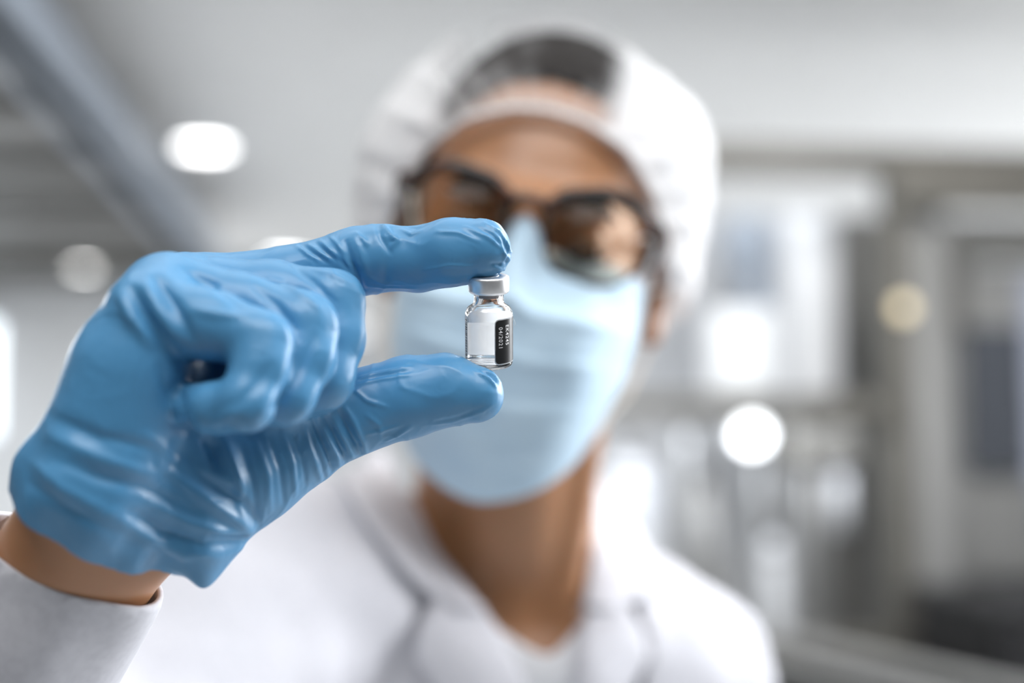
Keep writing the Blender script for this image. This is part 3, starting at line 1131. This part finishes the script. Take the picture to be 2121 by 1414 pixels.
sl.cap(ELBOW, SHOULDER_R2, 0.056, 0.070, 0.02, mg=0.03)
FCo.merge(sl, 0.03)


def shirt_keep(V):
    L = tlocal(V)
    front = L[:, 1] < 20
    vz = -50 + np.abs(L[:, 0] + 6) * 0.72          # the V of the neck
    return ~(front & (L[:, 2] > vz)) & ~((~front) & (L[:, 2] > 5)) & (np.abs(L[:, 0]) < 150)


shell('shirt', FS, M_shirt, shirt_keep, 0.0015, 4.0, 0.002)['label'] = 'white V-neck shirt under the coat'


CUFN = Vector((-0.45, 0.14, -0.88)).normalized()
CUFP = W(150, 1178, .455)


def coat_keep(V):
    L = tlocal(V)
    front = L[:, 1] < 10
    z = L[:, 2]
    half = np.interp(z, [-330, -250, -120, -40, 10], [0, 26, 50, 62, 66])
    k = ~(front & (np.abs(L[:, 0]) < half))
    k &= ~((np.abs(L[:, 0]) < 62) & (z > 14) & (L[:, 1] > -90))
    ta = (V - np.array(CUFP)) @ np.array(CUFN)
    r = np.linalg.norm(V - np.array(CUFP), axis=1)
    k &= ~((ta < -0.006) & (r < 0.12))
    k &= z > -690
    return k


coat = shell('lab_coat', FCo, M_coat, coat_keep, 0.0018, 8.0, 0.0060, 18)
coat['label'] = 'white lab coat'
bm = bmesh.new(); bm.from_mesh(coat.data)
off = Vector(coat.location) + Vector(person.location)
gs = [v for v in bm.verts if (v.co + off - CUFP).length < 0.12]
ge = [e for e in bm.edges if all((v.co + off - CUFP).length < 0.12 for v in e.verts)]
gf = [f for f in bm.faces if all((v.co + off - CUFP).length < 0.12 for v in f.verts)]
bmesh.ops.bisect_plane(bm, geom=gs + ge + gf, dist=1e-6, plane_co=CUFP - off, plane_no=-CUFN, clear_outer=True)
bm.to_mesh(coat.data); bm.free()


def ribbon(name, inner_, outer_, n, m_, off, FF, m, lift=0.004, depth=0.70, roll_=0.0):
    """cloth strip laid on the chest: two edges given from neck to hem, as the photograph shows them"""
    def res(pts, k):
        pts = np.array(pts, float)
        d = np.r_[0, np.cumsum(np.linalg.norm(np.diff(pts, axis=0), axis=1))]
        t = np.linspace(0, d[-1], k)
        return np.stack([np.interp(t, d, pts[:, i]) for i in range(2)], 1)
    A, B = res(inner_, n), res(outer_, n)
    P = []
    D = []
    for i in range(n):
        for j in range(m_ + 1):
            u = j / m_
            p = A[i] * (1 - u) + B[i] * u
            P.append(list(W(p[0], p[1], depth)))
            D.append(list((W(p[0], p[1], 1.0) - C0).normalized()))
    P = np.array(P)
    D = np.array(D)
    t = np.zeros(len(P))
    for _ in range(120):
        d = FF.sample(P + t[:, None] * D) - off
        t += np.minimum(d, 0.02) * 0.7
        t = np.clip(t, 0, 0.4)
    t = t.reshape(n, m_ + 1)
    t = np.minimum(t, np.median(t, axis=0)[None, :] + 0.10)
    for _ in range(6):
        t[1:-1] = (t[:-2] + t[1:-1] * 2 + t[2:]) / 4
    u = np.linspace(0, 1, m_ + 1)[None, :]
    t = t - lift * np.sin(u * math.pi * 0.8) - roll_ * (1 - u) ** 2
    V = P + t.ravel()[:, None] * D
    F = [[i * (m_ + 1) + j, i * (m_ + 1) + j + 1, (i + 1) * (m_ + 1) + j + 1, (i + 1) * (m_ + 1) + j] for i in range(n - 1) for j in range(m_)]
    o = mesh_np(name, V, F, m, coat)
    md = o.modifiers.new('thickness', 'SOLIDIFY'); md.thickness = 0.0025; md.offset = 0
    sb = o.modifiers.new('soft', 'SUBSURF'); sb.levels = 1; sb.render_levels = 1
    return o


ribbon('collar', [(792, 925), (850, 1040), (915, 1150), (985, 1240), (1010, 1265)], [(700, 985), (760, 1090), (830, 1180), (890, 1240), (930, 1262)], 26, 8, 0.006, FCo, M_coat, 0.008)
ribbon('lapel', [(930, 1165), (985, 1235), (1040, 1310), (1090, 1414), (1130, 1500)], [(900, 1242), (868, 1300), (856, 1365), (905, 1440), (990, 1540)], 26, 8, 0.005, FCo, M_coat, 0.008)
ribbon('collar', [(1205, 985), (1225, 1060), (1228, 1130), (1215, 1210), (1205, 1260)], [(1255, 1005), (1308, 1085), (1362, 1160), (1360, 1225), (1280, 1262)], 26, 8, 0.006, FCo, M_coat, 0.008)
ribbon('lapel', [(1225, 1150), (1218, 1230), (1205, 1310), (1195, 1414), (1185, 1520)], [(1300, 1262), (1330, 1300), (1345, 1360), (1300, 1440), (1230, 1540)], 26, 8, 0.005, FCo, M_coat, 0.008)

# trousers and shoes below the coat
M_trous = add_noise(mat('white_trousers', (0.7, 0.71, 0.76), 0.85), 150, (0.68, 0.69, 0.74), (0.73, 0.74, 0.79))
bm = bmesh.new()
base = Vector((TC.x, TC.y + 0.02, 0))
cs, sn = Vector((math.cos(TY), math.sin(TY), 0)), Vector((-math.sin(TY), math.cos(TY), 0))
for s in (-1, 1):
    add_tube(bm, [base + cs * 0.075 * s + Vector((0, 0, z)) for z in (0.045, 0.30, 0.52, 0.72, 0.88)], [0.062, 0.064, 0.068, 0.085, 0.092], 24)
add_lathe(bm, [(0, 0.78), (0.12, 0.80), (0.155, 0.88), (0.15, 0.98), (0, 1.0)], 28, Matrix.Translation(base))
mesh_bm('trousers', bm, M_trous, person, True)
for s in (-1, 1):
    bm = bmesh.new()
    a = base + cs * 0.075 * s
    add_tube(bm, [a + sn * 0.06 + Vector((0, 0, 0.045)), a + Vector((0, 0, 0.05)), a - sn * 0.08 + Vector((0, 0, 0.042)), a - sn * 0.15 + Vector((0, 0, 0.036)), a - sn * 0.18 + Vector((0, 0, 0.030))], [0.036, 0.045, 0.040, 0.036, 0.022], 20)
    mesh_bm('shoe', bm, M_whitep, person, True)

# ---- hair under the net
M_hair = add_noise(mat('black_hair', (0.012, 0.010, 0.010), 0.7, 0.0, 0.2), 300, (0.008, 0.007, 0.007), (0.03, 0.025, 0.022), stretch=(6, 1, 1))
lo = np.array(HC) - 0.15
hi = np.array(HC) + 0.17
FH = Field(lo, hi, 0.0025)
FH.ell(HL(0, 18, 40), (0.077, 0.098, 0.094), HN, 0.01)
FH.ell(HL(0, 70, 62), (0.045, 0.042, 0.045), HN, 0.02)
V, Q = FH.mesh()
V = relax(V, Q, 2)


def hlocal(V):
    Mi = np.array(HM.inverted())
    return (V @ Mi[:3, :3].T + Mi[:3, 3]) * 1000


L = hlocal(V)
n = vnormals(V, Q)
ang = np.arctan2(L[:, 0], -(L[:, 1] - 10))
V = V + n * (0.0009 * np.sin(ang * 60 + 3 * vnoise(V, 30, 2, 1)))[:, None]
line = np.interp(np.abs(L[:, 0]), [0, 30, 55, 72, 90], [90, 84, 60, 16, -20])
V, Q, _ = keep_faces(V, Q, ((L[:, 1] > -15) & (L[:, 2] > -60 + (L[:, 1] < 10) * 40)) | (L[:, 2] > line))
o = mesh_np('hair', V, Q, M_hair, person)
md = o.modifiers.new('thickness', 'SOLIDIFY'); md.thickness = 0.004; md.offset = -1
o['label'] = 'black hair seen through the net'
# eyebrows and lashes
for s in (-1, 1):
    bm = bmesh.new()
    add_tube(bm, [HL(s * 14, -94, 15), HL(s * 26, -93, 20), HL(s * 38, -88, 21), HL(s * 48, -79, 15)], [0.002, 0.0035, 0.0032, 0.0012], 8)
    mesh_bm('eyebrow', bm, M_hair, person, True)
    bm = bmesh.new()
    add_tube(bm, [HL(s * 18, -89, -6), HL(s * 25, -92.5, -9), HL(s * 33, -93.5, -10), HL(s * 41, -90.5, -8.5), HL(s * 47, -86, -5)], [0.0008, 0.0016, 0.0019, 0.0018, 0.0009], 8)
    mesh_bm('eyelashes', bm, M_hair, person, True)
    bm = bmesh.new()
    add_lathe(bm, [(0, -12.3), (5, -11.3), (9, -8.5), (11.5, -4.5), (12.3, 0), (11.5, 4.5), (9, 8.5), (5, 11.3), (0, 12.3)], 24, HM @ Matrix.Scale(0.001, 4) @ Matrix.Translation((s * 32, -80.2, -6.5)))
    mesh_bm('eye', bm, mat('eye', (0.10, 0.06, 0.04), 0.1), person, True)

# ---- hair net
M_net = bpy.data.materials.new('white_net_fabric')
M_net.use_nodes = True
nt = M_net.node_tree
N, Lk = nt.nodes, nt.links
N.clear()
out = N.new('ShaderNodeOutputMaterial')
mix = N.new('ShaderNodeMixShader')
tr = N.new('ShaderNodeBsdfTransparent')
mx2 = N.new('ShaderNodeMixShader')
df = N.new('ShaderNodeBsdfDiffuse'); df.inputs[0].default_value = (0.95, 0.95, 0.96, 1)
tl_ = N.new('ShaderNodeBsdfTranslucent'); tl_.inputs[0].default_value = (0.95, 0.95, 0.96, 1)
mx2.inputs[0].default_value = 0.22
Lk.new(df.outputs[0], mx2.inputs[1]); Lk.new(tl_.outputs[0], mx2.inputs[2])
Lk.new(tr.outputs[0], mix.inputs[1]); Lk.new(mx2.outputs[0], mix.inputs[2])
Lk.new(mix.outputs[0], out.inputs[0])
att = N.new('ShaderNodeAttribute'); att.attribute_name = 'weave'
Lk.new(att.outputs['Fac'], mix.inputs[0])

FN = Field(np.array(HC) - 0.18, np.array(HC) + 0.20, 0.0025)
FN.ell(HL(-2, 22, 48), (0.094, 0.107, 0.092), HN, 0.01)
FN.ell(HL(-56, 32, 42), (0.058, 0.072, 0.066), HN, 0.03)
FN.ell(HL(-70, 30, 12), (0.038, 0.060, 0.052), HN, 0.03)
FN.ell(HL(54, 30, 66), (0.044, 0.066, 0.048), HN, 0.02)
FN.ell(HL(68, 28, 8), (0.036, 0.060, 0.064), HN, 0.02)
FN.ell(HL(0, 80, 40), (0.070, 0.060, 0.080), HN, 0.03)
V, Q = FN.mesh()
V = relax(V, Q, 3)
L = hlocal(V)
# the front edge: over the forehead, then down in front of the ears
ax_ = np.abs(L[:, 0])
eline = np.interp(L[:, 0], [-110, -84, -78, -66, -45, -20, 0, 20, 45, 66, 78, 86, 110], [-10, -10, 12, 38, 56, 65, 67, 65, 56, 36, 10, -8, -8])
front = L[:, 1] < 0
under = L[:, 2] < np.interp(L[:, 1], [-20, 20, 100], [-10, -12, -45])
keep = ~(front & (L[:, 2] < eline)) & ~under
n = vnormals(V, Q)
ang = np.arctan2(L[:, 0], L[:, 2] - 20)
wr_ = np.sin(ang * 26 + 2.5 * vnoise(V, 25, 3, 1)) * 0.5 + np.sin(ang * 47 + 2 * vnoise(V, 40, 6, 1)) * 0.35
toedge = np.exp(-np.clip(L[:, 2] - eline, 0, 200) / 35) * front + 0.4
V2 = V + n * (0.0022 * wr_ * toedge + 0.003 * vnoise(V, 20, 9, 2))[:, None]
# weave density: gathered at the sides and hems, single and thin over the crown
dens = 0.01 + 0.05 * np.clip(wr_, -1, 1) + 0.06 * vnoise(V, 30, 12, 2) + 0.20 * sstep(92, 78, L[:, 2])
dens += 0.80 * sstep(40, 60, np.abs(L[:, 0] + 16) * (1 + 0.15 * vnoise(V, 22, 5, 1))) 
dens += 0.25 * sstep(16, 0, L[:, 2] - eline) * front
dens += 0.65 * sstep(125, 136, L[:, 2])
dens = np.clip(dens, 0.01, 0.98)
V3, Q3, used = keep_faces(V2, Q, keep)
V3 = smooth_edge(V3, Q3)
o = mesh_np('hair_net', V3, Q3, M_net, person)
at = o.data.attributes.new('weave', 'FLOAT', 'POINT')
at.data.foreach_set('value', dens[used].astype(np.float32))
o['label'] = 'thin white see-through hair net'
net = o
# elastic hem
pts = []
for x in np.linspace(-84, 86, 60):
    z = float(np.interp(x, [-84, -78, -66, -45, -20, 0, 20, 45, 66, 78, 86], [-10, 12, 38, 56, 65, 67, 65, 56, 36, 10, -8]))
    pts.append((x, z))
P = np.array([list(HL(x, -160, z)) for x, z in pts])
dv = np.array(HR3 @ Vector((0, 1, 0)))
Hh = FN.march(P, dv, 0.25, 0.0)
bm = bmesh.new()
add_tube(bm, [Vector(p) + Vector((0, 0, 0.0006 * math.sin(i * 2.1))) for i, p in enumerate(Hh)], 0.0022, 8)
mesh_bm('elastic_hem', bm, mat('white_elastic', (0.75, 0.74, 0.74), 0.8), net, True)

# ---- face mask
M_mask = mat('pale_blue_mask', (0.42, 0.72, 0.86), 0.75, 0.0, 0.3)
add_noise(M_mask, 40, (0.50, 0.665, 0.80), (0.55, 0.71, 0.83))
nu, nv = 81, 70
V = []
for j in range(nv):
    v = j / (nv - 1)
    cy = float(np.interp(v, [0, .08, .25, .42, .60, .80, 1.0], [-99, -109, -124, -125, -119, -108, -72]))
    cz = float(np.interp(v, [0, .08, .25, .42, .60, .80, 1.0], [6, -12, -38, -62, -88, -118, -149]))
    sx = float(np.interp(v, [0, .3, .6, 1.0], [70, 71, 68, 55]))
    sy = float(np.interp(v, [0, .5, 1.0], [-16, -18, -28]))
    sz = float(np.interp(v, [0, .5, 1.0], [-13, -58, -108]))
    for i in range(nu):
        u = 2 * i / (nu - 1) - 1
        au = abs(u)
        x = sx * (math.sin(au * 1.25) / math.sin(1.25)) * (1 if u > 0 else -1)
        f = (1 - math.cos(au * math.pi / 2)) ** 1.8
        y = cy + (sy - cy) * f
        zt = cz + (sz - cz) * (au ** 1.6)
        # bridge: falls quickly from the nose to the cheeks at the top
        top = (1 - v) ** 3
        zt -= top * 17 * (1 - math.exp(-(x / 9) ** 2)) * (1 - au ** 1.3)
        y += top * 10 * (1 - math.exp(-(x / 12) ** 2)) * (1 - au)
        ridge = math.exp(-(x / 10) ** 2) * math.exp(-((v - 0.15) / 0.16) ** 2)
        y -= 4 * ridge
        # pleats
        for pv, amp in ((0.27, 7.0), (0.47, 4.0), (0.66, 2.5)):
            tt = (v - pv + 0.02 * math.cos(u * 3)) / 0.07
            y -= amp * (1 - au ** 3) * math.exp(-max(tt, 0) * 0.9) * (1 / (1 + math.exp(-tt * 9))) if tt > -1 else 0
        y += 1.3 * noise.noise(Vector((x * 0.045, v * 5, 3.3))) * 1.5
        V.append(list(HL(x, y, zt)))
F = [[j * nu + i, j * nu + i + 1, (j + 1) * nu + i + 1, (j + 1) * nu + i] for j in range(nv - 1) for i in range(nu - 1)]
mask = mesh_np('face_mask', V, F, M_mask, person)
md = mask.modifiers.new('thickness', 'SOLIDIFY'); md.thickness = 0.0012; md.offset = 0
mask['label'] = 'pale blue pleated face mask'
VV = np.array(V).reshape(nv, nu, 3)
bm = bmesh.new()
add_tube(bm, [Vector(VV[0, i]) for i in range(0, nu, 2)], 0.0016, 8)
mesh_bm('top_hem', bm, mat('white_mask_hem', (0.78, 0.80, 0.86), 0.8), mask, True)
for s, i in ((-1, 0), (1, nu - 1)):
    bm = bmesh.new()
    add_tube(bm, [Vector(VV[j, i]) for j in range(0, nv, 3)], 0.0018, 8)
    add_tube(bm, [Vector(VV[2, i]), HL(s * 84, -2, -8), HL(s * 87, 20, 12), HL(s * 88, 34, -8), HL(s * 84, 22, -38), HL(s * 74, -5, -75), Vector(VV[nv - 3, i])], 0.0014, 8)
    mesh_bm('ear_loop', bm, mat('white_loop', (0.85, 0.82, 0.76), 0.8), mask, True)

# ---- eyeglasses
M_tort = mat('tortoiseshell', (0.05, 0.02, 0.012), 0.18)
add_noise(M_tort, 70, (0.014, 0.008, 0.006), (0.13, 0.042, 0.016), 3, lo=0.48, hi=0.72)
gl = bpy.data.objects.new('eyeglasses', None); COL.objects.link(gl)
gl.location = HL(0, -100, 5); gl.empty_display_size = 0.02
parent_to(gl, person)
gl['label'] = 'brown tortoiseshell eyeglasses'


def rim_pts(s, n=40):
    out_ = []
    for k in range(n):
        a = 2 * math.pi * k / n
        c_, s_ = math.cos(a), math.sin(a)
        e = 2.6
        x = 28.0 * (abs(c_) ** (2 / e)) * (1 if c_ > 0 else -1)
        z = 23.0 * (abs(s_) ** (2 / e)) * (1 if s_ > 0 else -1)
        if z < 0: x *= 0.92
        if z > 0 and x > 0: z += 1.5
        X = 37.5 + x
        out_.append((s * X, -104 + 0.0022 * X * X + 0.05 * z * -1.0, z + 0))
    return out_


for s in (-1, 1):
    rp = rim_pts(s)
    bm = bmesh.new()
    add_tube(bm, [HL(*p) for p in rp], [0.0042 if p[2] > 9 else 0.0013 for p in rp], 10, closed=True)
    mesh_bm('rim', bm, M_tort, gl, True)
    bm = bmesh.new()
    ce = bm.verts.new(HL(s * 37.5, -101.5, 0))
    vv = [bm.verts.new(HL(*p)) for p in rp]
    for k in range(len(vv)):
        bm.faces.new((ce, vv[k], vv[(k + 1) % len(vv)]))
    ml = MATS.get('lens')
    if ml is None:
        ml = bpy.data.materials.new('lens'); ml.use_nodes = True; MATS['lens'] = ml
        q = ml.node_tree; q.nodes.clear()
        oo = q.nodes.new('ShaderNodeOutputMaterial'); mi = q.nodes.new('ShaderNodeMixShader')
        t1 = q.nodes.new('ShaderNodeBsdfTransparent'); t1.inputs[0].default_value = (0.88, 0.83, 0.76, 1)
        g1 = q.nodes.new('ShaderNodeBsdfGlossy'); g1.inputs['Roughness'].default_value = 0.02
        fr = q.nodes.new('ShaderNodeFresnel'); fr.inputs[0].default_value = 1.28
        q.links.new(fr.outputs[0], mi.inputs[0]); q.links.new(t1.outputs[0], mi.inputs[1]); q.links.new(g1.outputs[0], mi.inputs[2]); q.links.new(mi.outputs[0], oo.inputs[0])
    o = mesh_bm('lens', bm, ml, gl, True)
    md = o.modifiers.new('thickness', 'SOLIDIFY'); md.thickness = 0.0015
    bm = bmesh.new()
    add_tube(bm, [HL(s * 64, -96, 15), HL(s * 70, -90, 15), HL(s * 73, -80, 14), HL(s * 80, -20, 8), HL(s * 83, 14, 6), HL(s * 82, 34, -14)], [0.0036, 0.0042, 0.0034, 0.0026, 0.0024, 0.002], 10)
    mesh_bm('temple', bm, M_tort, gl, True)
bm = bmesh.new()
add_tube(bm, [HL(-11, -103, 11), HL(-5, -107, 14), HL(5, -107, 14), HL(11, -103, 11)], 0.0032, 10)
mesh_bm('bridge', bm, M_tort, gl, True)


# ------------------------------------------------------------------ the vial between finger and thumb
VB = W(1013, 757, 0.4795)
VM = Matrix.Translation(VB) @ Matrix.Rotation(R(18), 4, 'X')
mm = 0.001
vial = thing('glass_vial', VB, 'small clear glass medicine vial held between gloved finger and thumb', 'vial')


def lathe_part(name, prof, m, parent=vial, n=96, close=False, smooth=True):
    b_ = bmesh.new()
    add_lathe(b_, [(r * mm, z * mm) for r, z in prof], n, VM, close)
    return mesh_bm(name, b_, m, parent, smooth)


M_glass = mat('clear_glass', (1, 1, 1), 0.0, 0.0, 0.5, Transmission_Weight=1.0, IOR=1.47)
M_liquid = mat('clear_liquid', (0.985, 0.995, 1.0), 0.0, 0.0, 0.5, Transmission_Weight=1.0, IOR=1.33)
outer = [(0, 0.0), (6.2, 0.0), (7.2, 0.25), (7.8, 0.8), (8.0, 1.6), (8.0, 17.8), (7.9, 18.7), (7.5, 19.6), (6.8, 20.4), (5.9, 21.0), (5.3, 21.5), (5.05, 22.2), (5.0, 23.0), (5.0, 25.2), (5.3, 25.6), (6.3, 26.0), (6.3, 29.2)]
inner = [(3.4, 29.2), (3.4, 26.0), (3.6, 22.6), (4.0, 21.6), (4.9, 20.6), (6.0, 19.8), (6.6, 19.0), (6.9, 18.0), (6.95, 17.0), (6.95, 3.2), (6.6, 2.2), (5.6, 1.6), (3.0, 1.5), (0, 1.7)]
ob = lathe_part('glass_body', outer + inner, M_glass)
# liquid, its surface level in the room
b_ = bmesh.new()
add_lathe(b_, [(0, 1.72 * mm), (3.0 * mm, 1.52 * mm), (5.62 * mm, 1.62 * mm), (6.62 * mm, 2.2 * mm), (6.97 * mm, 3.2 * mm), (6.97 * mm, 19.0 * mm), (0, 19.0 * mm)], 96, VM)
pc = VM @ Vector((0, 0, 14.8 * mm))
res = bmesh.ops.bisect_plane(b_, geom=b_.verts[:] + b_.edges[:] + b_.faces[:], dist=1e-7, plane_co=pc, plane_no=(VM.to_3x3() @ Vector((0, 0, 1)) * 0.25 + Vector((0, 0, 0.75))).normalized(), clear_outer=True)
bmesh.ops.holes_fill(b_, edges=[e for e in b_.edges if e.is_boundary])
mesh_bm('liquid', b_, M_liquid, vial, False)['label'] = 'clear liquid filling the lower part of the vial'
# rubber stopper and crimped cap
lathe_part('stopper', [(0, 23.7), (3.0, 23.7), (3.32, 24.0), (3.35, 29.22), (6.2, 29.22), (6.2, 30.2), (0, 30.2)], mat('grey_rubber', (0.30, 0.28, 0.30), 0.6))
M_alu = add_noise(mat('satin_aluminium', (0.80, 0.80, 0.81), 0.34, 0.85), 400, (0.78, 0.78, 0.79), (0.84, 0.84, 0.85), bump=0.03, dist=0.0001)
lathe_part('crimp_cap', [(5.25, 25.55), (6.3, 25.2), (6.72, 25.6), (6.85, 26.2), (6.85, 29.9), (6.7, 30.5), (6.2, 30.85), (3.6, 30.9), (3.5, 30.75), (3.4, 30.3), (5.6, 30.25), (6.45, 29.8), (6.45, 26.1), (5.3, 25.9)], M_alu, close=True)
lathe_part('cap_disc', [(0, 30.5), (3.45, 30.5), (3.45, 30.95), (2.9, 31.05), (0, 31.05)], M_alu)


def patch(name, f0, f1, h0, h1, r, m, parent, rc=0.0, nf=40, nh=30):
    """a curved patch on the vial wall; f in degrees from the front towards the right, h in mm; rounded corners rc mm"""
    b_ = bmesh.new()
    rad = r
    w_ = math.radians(f1 - f0) * rad
    hh = h1 - h0
    pts = []
    if rc:
        for (cx, cy, a0) in ((w_ - rc, hh - rc, 0), (rc, hh - rc, 90), (rc, rc, 180), (w_ - rc, rc, 270)):
            for k in range(9):
                a = R(a0 + k * 11.25)
                pts.append((cx + rc * math.cos(a), cy + rc * math.sin(a)))
        rows = sorted(set([round(p[1], 5) for p in pts] + [hh * i / nh for i in range(nh + 1)]))
    else:
        rows = [hh * i / nh for i in range(nh + 1)]

    def span(y):
        if not rc: return 0, w_
        e = 0
        if y < rc: e = rc - math.sqrt(max(rc * rc - (rc - y) ** 2, 0))
        if y > hh - rc: e = rc - math.sqrt(max(rc * rc - (y - hh + rc) ** 2, 0))
        return e, w_ - e
    g = []
    for y in rows:
        a, b = span(y)
        row = []
        for i in range(nf + 1):
            u = (a + (b - a) * i / nf) / rad + math.radians(f0)
            row.append(b_.verts.new(VM @ (Vector((math.sin(u) * r, -math.cos(u) * r, h0 + y)) * mm)))
        g.append(row)
    for j in range(len(g) - 1):
        for i in range(nf):
            b_.faces.new((g[j][i], g[j][i + 1], g[j + 1][i + 1], g[j + 1][i]))
    bmesh.ops.remove_doubles(b_, verts=b_.verts, dist=1e-8)
    o = mesh_bm(name, b_, m, parent, True)
    md = o.modifiers.new('thickness', 'SOLIDIFY')
    md.thickness = 0.00003
    md.offset = 0
    return o


M_label = mat('white_label', (0.86, 0.87, 0.88), 0.4)
nt, N, Lk, pb = nodes_of(M_label)
mxl = N.new('ShaderNodeMixShader'); mxl.inputs[0].default_value = 0.7
tll = N.new('ShaderNodeBsdfTranslucent'); tll.inputs[0].default_value = (0.96, 0.97, 0.98, 1)
Lk.new(pb.outputs[0], mxl.inputs[1]); Lk.new(tll.outputs[0], mxl.inputs[2])
Lk.new(mxl.outputs[0], N['Material Output'].inputs[0])
M_blk = mat('black_label', (0.012, 0.012, 0.013), 0.28)
M_ink = mat('printed_ink', (0.01, 0.01, 0.012), 0.5)
M_wtext = mat('white_print', (0.85, 0.85, 0.86), 0.5)
lab = patch('label', 14.5, 298, 2.0, 17.6, 8.03, M_label, vial, 1.5, 120)
lab['label'] = 'white paper label wrapped round the back of the vial'
bl = patch('black_panel', 16.5, 104, 2.4, 17.2, 8.07, M_blk, lab, 1.3, 60)
bl['label'] = 'black panel of the label with white print'
# barcode at the left edge
rnd = random.Random(4)
h = 3.2
b_ = bmesh.new()
while h < 16.6:
    hgt = rnd.choice((0.10, 0.16, 0.28, 0.4))
    gap = rnd.choice((0.12, 0.16, 0.3, 0.45))
    for i in range(6):
        a0 = R(284 + i * 2.2); a1 = R(284 + (i + 1) * 2.2)
        q = [b_.verts.new(VM @ (Vector((math.sin(a) * 8.06, -math.cos(a) * 8.06, z)) * mm)) for a, z in ((a0, h), (a1, h), (a1, h + hgt), (a0, h + hgt))]
        b_.faces.new(q)
    h += hgt + gap
mesh_bm('barcode', b_, M_ink, lab, False)


def wrap_text(body, size, ang, htop, sx=1.0):
    cu = bpy.data.curves.new('txt', 'FONT')
    cu.body = body
    cu.size = size
    cu.space_character = 1.18
    cu.resolution_u = 4
    cu.offset = 0.018
    to = bpy.data.objects.new('txt', cu)
    COL.objects.link(to)
    bpy.context.view_layer.update()
    me = bpy.data.meshes.new_from_object(to.evaluated_get(bpy.context.evaluated_depsgraph_get()))
    bpy.data.objects.remove(to)
    bmx = bmesh.new(); bmx.from_mesh(me)
    bmesh.ops.triangulate(bmx, faces=bmx.faces)
    for i in range(1, 14):
        bmesh.ops.bisect_plane(bmx, geom=bmx.verts[:] + bmx.edges[:] + bmx.faces[:], dist=1e-6, plane_co=(0, i * size * 0.07 - 0.1, 0), plane_no=(0, 1, 0))
    for v in bmx.verts:
        x, y = v.co.x * sx, v.co.y
        a = R(ang) + y / 8.09            # letters' up points to the right round the vial
        v.co = VM @ (Vector((math.sin(a) * 8.10, -math.cos(a) * 8.10, htop - x)) * mm)
    bpy.data.meshes.remove(me)
    return mesh_bm('print', bmx, M_wtext, bl, False)


wrap_text('EK4245', 2.1, 44.5, 15.4, 0.92)
wrap_text('04/2021', 2.1, 25.0, 14.9, 0.93)
# a stray fibre on the label edge
b_ = bmesh.new()
add_tube(b_, [W(1063, 659, .472), W(1065, 662, .4718), W(1067, 668, .4716), (W(1067.5, 672, .4716)), W(1065.5, 674, .472), W(1063.5, 672, .4724)], 0.00004, 6)
mesh_bm('lint', b_, mat('white_fibre', (0.9, 0.9, 0.9), 0.6), vial, True)
